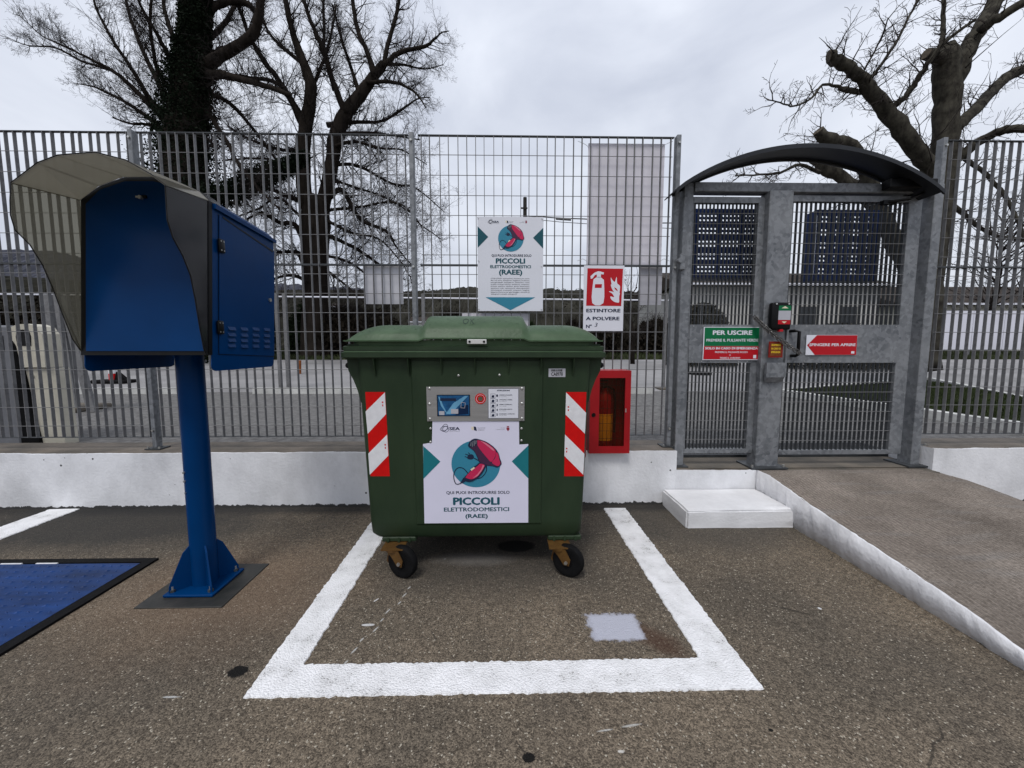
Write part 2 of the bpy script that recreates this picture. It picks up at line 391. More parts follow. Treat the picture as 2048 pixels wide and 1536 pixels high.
    c = stain(.02, 3.05, 6, .09, (.03,.03,.03), .5, .8, .5, c, 5)
    c = stain(-1.45, 2.0, .55, .42, (.20,.13,.085), .5, .4, .9, c, 4)
    c = stain(-.18, 2.28, .2, .06, (.22,.21,.20), .5, .45, .9, c, 8)
    c = stain(.07, 2.43, .12, .075, (.012,.012,.012), .12, .95, .4, c, 12)
    c = stain(-1.035, 1.466, .036, .03, (.008,.008,.008), .08, .97, 1.3, c, 38)
    c = stain(.072, 1.117, .02, .016, (.008,.008,.008), .08, .97, 1.4, c, 60)
    c = stain(.873, 1.19, .008, .006, (.008,.008,.008), .08, .97, .5, c, 60)
    c = stain(.655, 1.60, .12, .055, (.06,.024,.014), .45, .6, 1.4, c, 14, -.9)
    c = stain(1.38, 1.78, .07, .008, (.03,.026,.022), .3, .7, 1.8, c, 30, -.5)
    c = stain(.49, 1.69, .11, .082, (.42,.43,.5), .1, .93, 1.1, c, 26, 0, True)
    c = stain(.50, 1.685, .105, .075, (.46,.47,.54), .1, .9, .25, c, 12, 0, True)
    c = stain(-.62, 1.72, .03, .008, (.6,.6,.6), .1, .9, .7, c, 50)
    c = stain(-.64, 1.9, .016, .004, (.6,.6,.6), .1, .9, .7, c, 60, 1.0)
    c = stain(.36, 1.13, .010, .005, (.6,.58,.54), .2, .85, 1.8, c, 90)
    # old dotted setting-out line of paint inside the bay
    for k_ in range(9): c = stain(-.50-.035*k_*.55+.01*(k_%3), 2.0-k_*.062, .012+.006*(k_%2), .004, (.5,.5,.48), .3, .8, 1.2, c, 60, 1.2)
    c = stain(-1.2, 1.355, .03, .004, (.5,.5,.49), .3, .8, 1.4, c, 60)
    c = stain(.42, 1.215, .03, .004, (.5,.5,.48), .3, .7, 1.4, c, 60, .14)
    c = stain(.33, 1.20, .025, .003, (.5,.5,.48), .3, .7, 1.4, c, 60, .14)
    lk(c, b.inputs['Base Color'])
    h1 = N('ShaderNodeMath', {0: vo.outputs['Distance'], 1: -1.0}, operation='MULTIPLY').outputs[0]
    h = N('ShaderNodeMath', {0: h1, 1: noise(260, 3)}, operation='ADD').outputs[0]
    h = N('ShaderNodeMath', {0: h, 1: noise(30, 3)}, operation='ADD').outputs[0]
    bp = N('ShaderNodeBump', {'Strength': .7, 'Distance': .005, 'Height': h}); lk(bp.outputs[0], b.inputs['Normal'])
    b.inputs['Roughness'].default_value = .9; b.inputs['Specular IOR Level'].default_value = .12
    return m
ASPHALT = make_asphalt()

def make_paintline():
    m, t, N, b = nodes_of('white_road_paint'); lk = t.links.new
    co = N('ShaderNodeTexCoord').outputs['Object']
    n1 = N('ShaderNodeTexNoise', {'Vector': co, 'Scale': 150.0, 'Detail': 4.0}).outputs['Fac']
    n2 = N('ShaderNodeTexNoise', {'Vector': co, 'Scale': 7.0, 'Detail': 5.0, 'Roughness': .7}).outputs['Fac']
    vo = N('ShaderNodeTexVoronoi', {'Vector': co, 'Scale': 130.0}).outputs['Distance']
    base = N('ShaderNodeValToRGB', {0: n2}); base.color_ramp.elements[0].position = .3; base.color_ramp.elements[1].position = .6
    base.color_ramp.elements[0].color = (.62,.62,.62,1); base.color_ramp.elements[1].color = (.82,.82,.83,1)
    s_ = N('ShaderNodeMath', {0: n1, 1: n2}, operation='ADD').outputs[0]
    pit = N('ShaderNodeMapRange', {'Value': s_, 'From Min': .72, 'From Max': .82, 'To Min': 1.0, 'To Max': 0.0}).outputs[0]
    c = N('ShaderNodeMixRGB', {0: pit, 1: base.outputs[0], 2: (.2,.19,.18,1)}).outputs[0]
    lk(c, b.inputs['Base Color']); b.inputs['Roughness'].default_value = .75
    h = N('ShaderNodeMath', {0: n1, 1: vo}, operation='SUBTRACT').outputs[0]
    bp = N('ShaderNodeBump', {'Strength': .8, 'Distance': .005, 'Height': h}); lk(bp.outputs[0], b.inputs['Normal'])
    return m
PAINT = make_paintline()

def make_wall(name, white=(.74,.745,.765), grime=.5):
    m, t, N, b = nodes_of(name); lk = t.links.new
    co = N('ShaderNodeTexCoord').outputs['Object']
    def noise(scale, detail=5, v=co, rough=.6): return N('ShaderNodeTexNoise', {'Vector': v, 'Scale': scale, 'Detail': float(detail), 'Roughness': rough}).outputs['Fac']
    st = N('ShaderNodeMapping', {'Vector': co, 'Scale': (2.2, 2.2, 1.5)}).outputs[0]
    r = N('ShaderNodeValToRGB', {0: noise(1.6, 6, st, .65)}); r.color_ramp.elements[0].position = .3; r.color_ramp.elements[1].position = .6
    r.color_ramp.elements[0].color = (*(c*.74 for c in white), 1); r.color_ramp.elements[1].color = (*white, 1)
    c = r.outputs[0]
    # small air holes
    vo = N('ShaderNodeTexVoronoi', {'Vector': co, 'Scale': 13.0}).outputs['Distance']
    hole = N('ShaderNodeMath', {0: vo, 1: N('ShaderNodeMath', {0: N('ShaderNodeMath', {0: noise(3, 2), 1: .43}, operation='SUBTRACT').outputs[0], 1: .45}, operation='MULTIPLY').outputs[0]}, operation='LESS_THAN').outputs[0]
    c = N('ShaderNodeMixRGB', {0: hole, 1: c, 2: (.07,.07,.07,1)}).outputs[0]
    # unpainted dirty concrete on the top; dark joint at the foot
    ge = N('ShaderNodeNewGeometry'); up = N('ShaderNodeSeparateXYZ', {0: ge.outputs['Normal']}).outputs['Z']
    pz = N('ShaderNodeSeparateXYZ', {0: ge.outputs['Position']})
    top = N('ShaderNodeMath', {0: up, 1: .6}, operation='GREATER_THAN').outputs[0]
    r2 = N('ShaderNodeValToRGB', {0: noise(4, 6)}); r2.color_ramp.elements[0].position = .35; r2.color_ramp.elements[1].position = .65
    r2.color_ramp.elements[0].color = (.075,.065,.052,1); r2.color_ramp.elements[1].color = (.15,.125,.10,1)
    lim = N('ShaderNodeMath', {0: noise(14, 4), 1: .035}, operation='MULTIPLY').outputs[0]
    yy = N('ShaderNodeMath', {0: pz.outputs['Y'], 1: lim}, operation='SUBTRACT').outputs[0]
    past = N('ShaderNodeMath', {0: yy, 1: 3.09}, operation='GREATER_THAN').outputs[0]
    tm = N('ShaderNodeMath', {0: top, 1: past}, operation='MULTIPLY').outputs[0]
    c = N('ShaderNodeMixRGB', {0: tm, 1: c, 2: r2.outputs[0]}).outputs[0]
    fl = N('ShaderNodeMath', {0: noise(25, 5), 1: .06}, operation='MULTIPLY').outputs[0]
    foot = N('ShaderNodeMath', {0: pz.outputs['Z'], 1: N('ShaderNodeMath', {0: fl, 1: .012}, operation='SUBTRACT').outputs[0]}, operation='LESS_THAN').outputs[0]
    c = N('ShaderNodeMixRGB', {0: foot, 1: c, 2: (.035,.034,.033,1)}).outputs[0]
    lk(c, b.inputs['Base Color']); b.inputs['Roughness'].default_value = .7
    h = N('ShaderNodeMath', {0: noise(45, 4), 1: N('ShaderNodeMath', {0: hole, 1: 2.0}, operation='MULTIPLY').outputs[0]}, operation='SUBTRACT').outputs[0]
    bp = N('ShaderNodeBump', {'Strength': .5, 'Distance': .006, 'Height': h}); lk(bp.outputs[0], b.inputs['Normal'])
    return m
WALLP = make_wall('white_painted_concrete')
KERBP = mat('white_brushed_paint', (.70,.70,.72), .7, 0, .18, 5, .8, 26)
STEPP = mat('white_step_paint', (.72,.72,.73), .6, 0, .12, 4, .25, 50)
CONC = mat('dirty_concrete', (.17,.145,.115), .9, 0, .4, 3, .4, 40, col2=(.085,.078,.068))

def make_ramp():
    m, t, N, b = nodes_of('combed_ramp_concrete'); lk = t.links.new
    co = N('ShaderNodeTexCoord').outputs['Object']
    n = N('ShaderNodeTexNoise', {'Vector': co, 'Scale': 1.8, 'Detail': 7.0, 'Roughness': .65}).outputs['Fac']
    r = N('ShaderNodeValToRGB', {0: n}); r.color_ramp.elements[0].position = .3; r.color_ramp.elements[1].position = .68
    r.color_ramp.elements[0].color = (.165,.14,.118,1); r.color_ramp.elements[1].color = (.33,.285,.245,1)
    st = N('ShaderNodeMapping', {'Vector': co, 'Scale': (1.2, 7, 1), 'Rotation': (0,0,.25)}).outputs[0]
    n3 = N('ShaderNodeTexNoise', {'Vector': st, 'Scale': 1.6, 'Detail': 5.0}).outputs['Fac']
    r3 = N('ShaderNodeValToRGB', {0: n3}); r3.color_ramp.elements[0].position = .55; r3.color_ramp.elements[1].position = .72
    c = N('ShaderNodeMixRGB', {0: N('ShaderNodeMath', {0: r3.outputs[0], 1: .5}, operation='MULTIPLY').outputs[0], 1: r.outputs[0], 2: (.27,.255,.24,1)}).outputs[0]
    wv = N('ShaderNodeTexWave', {'Vector': co, 'Scale': 12.0, 'Distortion': 7.0, 'Detail': 1.0, 'Detail Scale': .25}, bands_direction='X')
    g = N('ShaderNodeMixRGB', {0: .16, 1: c, 2: wv.outputs['Color']}, blend_type='MULTIPLY').outputs[0]
    lk(g, b.inputs['Base Color']); b.inputs['Roughness'].default_value = .9; b.inputs['Specular IOR Level'].default_value = .12
    fn = N('ShaderNodeTexNoise', {'Vector': co, 'Scale': 70.0, 'Detail': 6.0, 'Roughness': .75}).outputs['Fac']
    gr = N('ShaderNodeValToRGB', {0: fn}); gr.color_ramp.elements[0].position = .38; gr.color_ramp.elements[1].position = .62
    gr.color_ramp.elements[0].color = (.6,.59,.58,1); gr.color_ramp.elements[1].color = (1.2,1.2,1.2,1)
    g2 = N('ShaderNodeMixRGB', {0: .9, 1: g, 2: gr.outputs[0]}, blend_type='MULTIPLY').outputs[0]; lk(g2, b.inputs['Base Color'])
    h = N('ShaderNodeMath', {0: wv.outputs['Fac'], 1: N('ShaderNodeMath', {0: fn, 1: .7}, operation='MULTIPLY').outputs[0]}, operation='ADD').outputs[0]
    bp = N('ShaderNodeBump', {'Strength': .9, 'Distance': .008, 'Height': h}); lk(bp.outputs[0], b.inputs['Normal'])
    return m
RAMPM = make_ramp()
OUTA = mat('grey_old_asphalt', (.19,.185,.18), .85, 0, .35, 14, 1, 60, col2=(.085,.083,.08), detail=8)
ROADC = mat('pale_concrete_road', (.25,.245,.245), .85, 0, .3, .6, .2, 30, detail=8)

# ------------------------------------------------------------------ ground and walls
YW, ZW, ZL, ZO = 3.09, .437, .275, .27
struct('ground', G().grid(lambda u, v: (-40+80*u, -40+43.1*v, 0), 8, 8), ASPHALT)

def terrain_z(x, y):
    t = max(0, (y-9)); z = ZO + min(t, 17)*.049
    if y > 26: z -= min(y-26, 60)*.06
    return z
ys = [3.5, 5, 7, 9, 11, 13, 15, 18]
def strip(name, ya, yb, n, m, dz=0, x0=-90, x1=90):
    g = G().grid(lambda u, v: (x0+(x1-x0)*u, ya+(yb-ya)*v, terrain_z(0, ya+(yb-ya)*v)+dz), 2, n)
    return struct(name, g, m)
strip('outer_yard', 3.45, 9.0, 4, OUTA)
strip('road', 9.0, 18.2, 6, ROADC)
strip('verge', 18.2, 90, 24, mat('rough_winter_grass', (.05,.06,.022), .95, 0, .6, .5, .8, 6, col2=(.03,.027,.018)))
struct('far_ground', G().grid(lambda u, v: (-2500+5000*u, 90+2500*v, -2.3), 4, 4), HILLM)

# low retaining walls
wt = thing('low_wall', (-1.5, 3.2, 0), 'long white painted concrete wall behind the green container, carrying the wide fence', 'wall')
g = G()
xs_ = [-7 + i*.12 for i in range(int(8.37/.12)+1)] + [1.37]
top = [(x, YW + random.uniform(-.002, .002)) for x in xs_]
rings = [[(x, y, -.05), (x, y, ZW+random.uniform(-.004, .003)), (x, 3.46, ZW), (x, 3.46, -.05)] for x, y in top]
g.loft(rings); obj('wall_body', g, WALLP, wt)
g = G(); xs2 = [1.372 + i*.08 for i in range(9)] + [2.02]
g.loft([[(x, YW+.001, -.05), (x, YW+.001, ZL+random.uniform(-.003, .003)), (x, 3.46, ZL), (x, 3.46, -.05)] for x in xs2])
obj('threshold_face', g, WALLP, wt)
struct('gate_threshold', G().box(2.022, 3.44, 3.02, 3.46, -.05, ZL-.003).box(1.374, 3.44, 3.14, 3.452, ZL+.001, ZL+.005), CONC)
rw = thing('low_wall', (4.5, 3.2, 0), 'white concrete wall right of the gate, its foot buried by the brown ramp', 'wall')
g = G(); xs3 = [3.452 + i*.12 for i in range(30)]
g.loft([[(x, YW, -.05), (x, YW+random.uniform(-.002,.002), ZW+.006+random.uniform(-.004,.003)), (x, 3.46, ZW+.006), (x, 3.46, -.05)] for x in xs3])
obj('wall_body', g, WALLP, rw)

# ramp with combed surface, white painted side
def gz(y):
    tab = [(.95, -.03), (1.25, .02), (1.40, .066), (1.573, .105), (1.847, .14), (2.072, .166), (2.525, .216), (2.931, .278), (3.1, .275)]
    if y <= tab[0][0]: return tab[0][1]
    for (a, za), (b_, zb) in zip(tab[:-1], tab[1:]):
        if y <= b_: return za + (zb-za)*(y-a)/(b_-a)
    return tab[-1][1]
def rz(x, y):
    t = max(0, min(1, (x-3.3)/1.1)); k = 1 - t*t*(3-2*t)
    return gz(y)*k - .02*(1-k)
def ramp_pt(u, v):
    x = 2.024 + 3.6*u; y = .95 + (3.088-.95)*v
    return (x + (random.uniform(-.006, .006) if u == 0 else 0), y, rz(x, y) + random.uniform(-.0015, .0015))
struct('ramp', G().grid(ramp_pt, 60, 44), RAMPM, smooth=180, recalc=False)
g = G(); n = 70; o = []
for i in range(n+1):
    y = 1.12 + (3.085-1.12)*i/n; z = max(.004, gz(y))
    o.append([(2.022+random.uniform(-.006,.006), y, -.02), (2.010+random.uniform(-.009,.009), y, z*.55+random.uniform(-.006,.006)),
              (2.014+random.uniform(-.006,.006), y, z+.001+random.uniform(-.005,.004)), (2.025+random.uniform(-.005,.005), y, z+.002), (2.055, y, z-.014), (2.055, y, -.02)])
g.loft(o); tag(obj('ramp_kerb', g, KERBP, None, 180), 'white painted rough kerb edge running along the left side of the brown ramp', 'kerb')

# step
st = thing('step', (1.65, 2.87, 0), 'white painted concrete step block below the gate threshold', 'step')
bm = bmesh.new()
vs_ = [bm.verts.new(p) for p in [(1.262,2.655,-.01),(2.026,2.655,-.01),(2.012,3.085,-.01),(1.262,3.085,-.01),(1.262,2.655,.126),(2.026,2.655,.128),(2.012,3.085,.126),(1.262,3.085,.126)]]
for f in [(0,3,2,1),(4,5,6,7),(0,1,5,4),(1,2,6,5),(2,3,7,6),(3,0,4,7)]: bm.faces.new([vs_[i] for i in f])
bmesh.ops.bevel(bm, geom=bm.edges[:], offset=.012, segments=2, affect='EDGES')
bmesh.ops.subdivide_edges(bm, edges=bm.edges[:], cuts=5, use_grid_fill=True)
for v in bm.verts: v.co += Vector((random.uniform(-1,1), random.uniform(-1,1), random.uniform(-1,1)))*.0018
obj('step_block', G().bm(bm), STEPP, st, 50)

# white bay markings
def jag(p0, p1, step=.012, amp=.004):
    d = Vector(p1)-Vector(p0); l = d.length; n = max(2, int(l/step)); nrm = Vector((-d.y, d.x, 0)).normalized(); out = []; w = 0
    for i in range(n):
        w = w*.7 + random.uniform(-amp, amp)*.6
        out.append(Vector(p0) + d*(i/n) + nrm*w)
    return out
def marking(name, corners, label, z=.004):
    pts = []
    for a, b_ in zip(corners, corners[1:]+corners[:1]): pts += jag((*a, z), (*b_, z))
    bm_ = bmesh.new(); f = bm_.faces.new([bm_.verts.new(p) for p in pts]); bmesh.ops.triangulate(bm_, faces=[f]);
    ext = bmesh.ops.extrude_face_region(bm_, geom=bm_.faces[:])
    bmesh.ops.translate(bm_, verts=[e for e in ext['geom'] if isinstance(e, bmesh.types.BMVert)], vec=(0,0,.0025))
    return tag(obj(name, G().bm(bm_), PAINT), label, 'road marking')
def band(name, outer, inner, label, z=.004):
    """painted band between two polylines of equally many corners, with ragged edges"""
    g = G(); rr = []
    for k in range(len(outer)-1):
        L_ = max(2, int((Vector(outer[k+1])-Vector(outer[k])).length/.013)); last = k == len(outer)-2
        for i in range(L_ + (1 if last else 0)):
            t_ = i/L_; corner = i == 0 and k > 0
            o_ = Vector(outer[k]).lerp(Vector(outer[k+1]), t_); n_ = Vector(inner[k]).lerp(Vector(inner[k+1]), t_); d_ = (o_-n_).normalized()
            o_ = o_ + d_*random.gauss(0, .0028); n_ = n_ + d_*random.gauss(0, .0028)
            rr.append([(o_.x,o_.y,0), (o_.x-d_.x*.003,o_.y-d_.y*.003,z+.001), (n_.x+d_.x*.003,n_.y+d_.y*.003,z+.001), (n_.x,n_.y,0)])
    g.loft(rr); return tag(obj(name, g, PAINT), label, 'road marking')
band('bay_marking', [(-.962,3.0),(-.939,1.344),(.954,1.345),(.945,3.01)], [(-.80,3.0),(-.795,1.492),(.785,1.496),(.773,3.012)],
        'thick white painted outline of the bay on the ground around the green container')
band('line_marking', [(-3.52,.9),(-3.53,3.07)], [(-3.27,.9),(-3.31,3.08)], 'short white painted line at the left edge meeting the wall')

# weighing platform, blue with black frame
wp = thing('weighing_platform', (-3.1, 1.9, 0), 'blue studded weighing plate in a black frame set in the ground', 'weighing plate')
obj('frame', G().box(-4.4,-2.05,2.262,2.308,0,.012).box(-2.105,-2.05,.95,2.26,0,.012), RUBBER, wp)
obj('kerb_tape', G().box(-2.9,-2.78,2.2515,2.2605,.005,.014).box(-2.70,-2.58,2.2515,2.2605,.005,.014), WHITER, wp)
obj('plate', G().box(-4.4,-2.107,.95,2.25,0,.012), BLUEP, wp)
g = G()
for i in range(-1, 44):
    for j in range(26):
        x = -2.14 - i*.05 + (.025 if j % 2 else 0); y = 2.22 - j*.05
        if x > -2.125: continue
        a = .6 if (i+j) % 2 else -.6
        u = Vector((math.cos(a), math.sin(a), 0)); w = Vector((-u.y, u.x, 0)); c0 = Vector((x, y, .012))
        g.add([c0-u*.015, c0-w*.006, c0+u*.015, c0+w*.006, c0+Vector((0,0,.005))], [(0,1,4),(1,2,4),(2,3,4),(3,0,4)])
tag(obj('studs', g, BLUEP, wp), kind='stuff')

# ------------------------------------------------------------------ fences
YF, ZT, ZM, ZB = 3.25, 2.88, 1.905, .53
FP, BP_, RPITCH = .069, .005, .1505
BARM = G().box(-.0022, .0022, -.0125, .0125, ZB+.004, ZT-.004)
def rod_zs(zb, zt, zm, pitch):
    out = []; z = zm+pitch*.5
    while z < zt-.02: out.append(z); z += pitch
    z = zm-pitch*.5
    while z > zb+.02: out.append(z); z -= pitch
    return out
def fence(x0, x1, posts, spans, label, tilt=0):
    t = thing('fence', ((x0+x1)/2, YF, ZW), label, 'fence')
    locs = []
    for a, b_ in spans:
        n = int((b_-a-.03)/FP); off = (b_-a - n*FP)/2
        locs += [(a+off+i*FP, YF, 0) for i in range(n+1)]
        rails = G().box(a, b_, YF-.0125, YF+.0125, ZT-.004, ZT+.002)
        obj('rail', rails, DARKSTEEL, t)
        obj('rail', G().box(a, b_, YF-.014, YF+.014, ZM-.008, ZM+.004), DARKSTEEL, t)
        obj('rail', G().box(a, b_, YF-.0125, YF+.0125, ZB, ZB+.004), DARKSTEEL, t)
        rm = G().tube([(a+.012, 0, 0), (b_-.012, 0, 0)], .0027, 5)
        pieces('rod', rm, GALVF, t, [(0, YF-.011, z) for z in rod_zs(ZB, ZT, ZM, RPITCH)])
    bars = pieces('bar', BARM, GALVF, t, locs)
    for b_ in bars: b_.rotation_euler = (random.gauss(0, .0006), random.gauss(0, .0015), random.gauss(0, .03))
    for x in posts:
        obj('post', G().cbox(x-.017, x+.017, YF-.03, YF+.03, ZW+.008, ZT+.012, .003), GALV, t)
        pb = obj('post_foot', G().box(x-.06, x+.06, YF-.055, YF+.055, ZW+.001, ZW+.009), DARKSTEEL, t)
        for sx_ in (-.045, .045): obj('bolt', G().cyl((x+sx_, YF-.04, ZW+.009), (x+sx_, YF-.04, ZW+.022), .008, 6), SCREW, pb)
        for z in (ZB+.06, ZM-.02, ZT-.05): obj('clamp_bolt', G().cyl((x, YF-.042, z), (x, YF-.029, z), .009, 6), SCREW, t)
    return t
fence(-6, 1.37, [-5.05, -2.82, -.71, 1.355], [(-5.02,-2.85),(-2.79,-.735),(-.66,1.325)],
      'tall grey steel grating fence standing on the wall behind the container and kiosk')
fence(3.4, 5.9, [3.46, 5.75], [(3.50, 5.72)], 'tall grey steel grating fence right of the gate, in front of the grass island')

# ------------------------------------------------------------------ gate
gt = thing('pedestrian_gate', (2.45, 3.24, ZL), 'galvanised steel pedestrian gate with curved dark canopy, right of the fence', 'gate')
GX0, GX1, GZ0, GZ1 = 1.395, 3.43, ZL+.005, 2.525
MX0, MX1 = 2.03, 2.235
obj('jamb_post', G().cbox(GX0, GX0+.075, 3.19, 3.29, GZ0, GZ1-.002, .004), GALV, gt)
obj('jamb_post', G().cbox(GX1-.074, GX1, 3.17, 3.29, GZ0, GZ1-.002, .004), GALV, gt)
obj('shadow_gap', G().box(GX1+.001, GX1+.012, 3.2, 3.31, GZ0, GZ1), DARKSTEEL, gt)
cp = obj('centre_post', G().cbox(MX0+.012, MX1-.008, 3.145, 3.27, GZ0, GZ1-.07, .006), GALV, gt)
obj('flange', G().box(MX0-.05, MX1+.04, 3.09, 3.31, GZ0, GZ0+.012), DARKSTEEL, cp)
for x in (MX0-.03, MX1+.02): obj('bolt', G().cyl((x, 3.12, GZ0+.012), (x, 3.12, GZ0+.03), .01, 6), SCREW, cp)
obj('flange', G().box(GX1-.14, GX1+.05, 3.12, 3.34, GZ0, GZ0+.012), DARKSTEEL, gt)
obj('flange', G().box(GX0-.03, GX0+.10, 3.15, 3.31, GZ0, GZ0+.010), DARKSTEEL, gt)
obj('top_beam', G().cbox(GX0+.077, GX1-.076, 3.18, 3.27, GZ1-.07, GZ1, .004), GALV, gt)
def leaf(name, x0, x1, y0, ztop, zp1, zp0, zbot, stile_l, stile_r, n_bars, parent):
    lf = obj(name, G().cbox(x0, x0+stile_l, y0, y0+.045, zbot, ztop, .003).cbox(x1-stile_r, x1, y0, y0+.045, zbot, ztop, .003)
             .box(x0+stile_l, x1-stile_r, y0+.002, y0+.043, ztop-.045, ztop).box(x0+stile_l, x1-stile_r, y0+.002, y0+.043, zbot, zbot+.035), GALV, parent)
    a, b_ = x0+stile_l, x1-stile_r
    obj('plate', G().box(a-.001, b_+.001, y0-.004, y0-.0005, zp0, zp1), GALV, lf)
    for zz in (zp0+.012, zp1-.012):
        for i in range(7): obj('rivet', G().cyl((a+.03+(b_-a-.06)*i/6, y0-.0075, zz), (a+.03+(b_-a-.06)*i/6, y0-.004, zz), .0035, 6), SCREW, lf)
    pit = (b_-a)/n_bars
    for za, zb in ((zp1, ztop-.045), (zbot+.035, zp0)):
        bmh = G().box(-.0016, .0016, -.0125, .0125, za+.001, zb-.001)
        pieces('bar', bmh, DARKSTEEL, lf, [(a+pit*(i+.5), y0+.02, 0) for i in range(n_bars)])
        nr = int((zb-za)/.083); rm = G().tube([(a, 0, 0), (b_, 0, 0)], .0028, 5)
        pieces('rod', rm, GALVF, lf, [(0, y0+.008, za+(zb-za)*(k+1)/(nr+1)) for k in range(nr)])
    return lf
fixed = leaf('fixed_panel', GX0+.078, MX0+.03, 3.205, 2.425, 1.437, 1.131, .385, .012, .065, 17, gt)
door = leaf('door_leaf', MX1+.002, 3.30, 3.205, 2.44, 1.437, 1.131, .37, .018, .105, 25, gt)
obj('lock_box', G().cbox(MX1-.01, MX1+.006, 3.13, 3.20, 1.02, 1.43, .003), GALV, gt)
# post cover with a taper below the label
obj('post_cover', G().prism([(MX0+.03,3.128,1.135),(MX0+.03,3.128,.98),(MX0+.03,3.10,1.02),(MX0+.03,3.10,1.135)], (MX1-MX0-.06,0,0)), GALV, gt)
hX = P(1597, 690, Y=3.14).x
hd = obj('handle', G().tube([(hX-.03,3.20,1.385),(hX-.03,3.15,1.385),(hX,3.14,1.378),(hX,3.14,1.195),(hX-.01,3.15,1.188),(hX-.01,3.20,1.188)], .0125, 10), BLACK, gt, 60)
for z in (.0,): pass
# hinge clamp between fence and gate
obj('hinge', G().cbox(1.372, 1.412, 3.16, 3.2, 1.86, 1.98, .004).cyl((1.37,3.15,1.93),(1.37,3.2,1.93),.02,10), GALV, gt)
# canopy: curved sheet, near edge with a fascia lip
CA, CB, CT = P(1355,375,Y=3.01), P(1893,362,Y=3.01), P(1620,286,Y=3.01).z
def arc(t):  # t 0..1 across
    x = CA.x + (CB.x-CA.x)*t; z = CA.z + (CT-CA.z)*max(0, 1-(2*t-1)**2)**.9
    return x, z
g = G(); n = 36
r1 = []
for i in range(n+1):
    x, z = arc(i/n); r1.append([(x, 3.01, z), (x, 3.25, z), (x, 3.25, z-.010), (x, 3.025, z-.010), (x, 3.025, z-.030), (x, 3.01, z-.030)])
g.loft(r1); cn = obj('canopy', g, CANOPY, gt, 40)
obj('canopy_rib', G().tube([(arc(i/n)[0], 3.235, arc(i/n)[1]-.020) for i in range(1, n)], .009, 6), CANOPY, cn)
# door closer
dc = obj('door_closer', G().cbox(2.93, 3.30, 3.10, 3.175, 2.465, 2.535, .006), BLACK, gt)
obj('closer_arm', G().tube([(3.28,3.14,2.46),(3.10,3.11,2.385),(2.99,3.17,2.38)], .011, 6), BLACK, dc)
obj('closer_shoe', G().box(2.95, 3.05, 3.165, 3.2, 2.365, 2.395), BLACK, dc)
# drain grating behind the gate
dg_ = thing('floor_grating', (2.45, 3.6, ZO), 'flat steel floor grating on the ground just beyond the gate', 'grating')
obj('frame', G().box(1.5, 3.6, 3.47, 3.485, ZO, ZO+.03).box(1.5, 3.6, 3.885, 3.9, ZO, ZO+.03), DARKSTEEL, dg_)
pieces('bar', G().box(-.003,.003,3.486,3.884,ZO+.004,ZO+.028), DARKSTEEL, dg_, [(1.52+i*.035,0,0) for i in range(60)])
pieces('rod', G().box(1.5,3.6,-.003,.003,ZO+.01,ZO+.031), GALVF, dg_, [(0,3.5+i*.045,0) for i in range(9)])

# ------------------------------------------------------------------ signs
def sign_box(name, x0, x1, z0, z1, yfront, label, m=WHITE, th=.003):
    t = thing(name, ((x0+x1)/2, yfront+th, z0), label, 'sign')
    obj('panel', G().box(x0, x1, yfront, yfront+th, z0, z1), m, t)
    return t, Face((x0, yfront, z0))

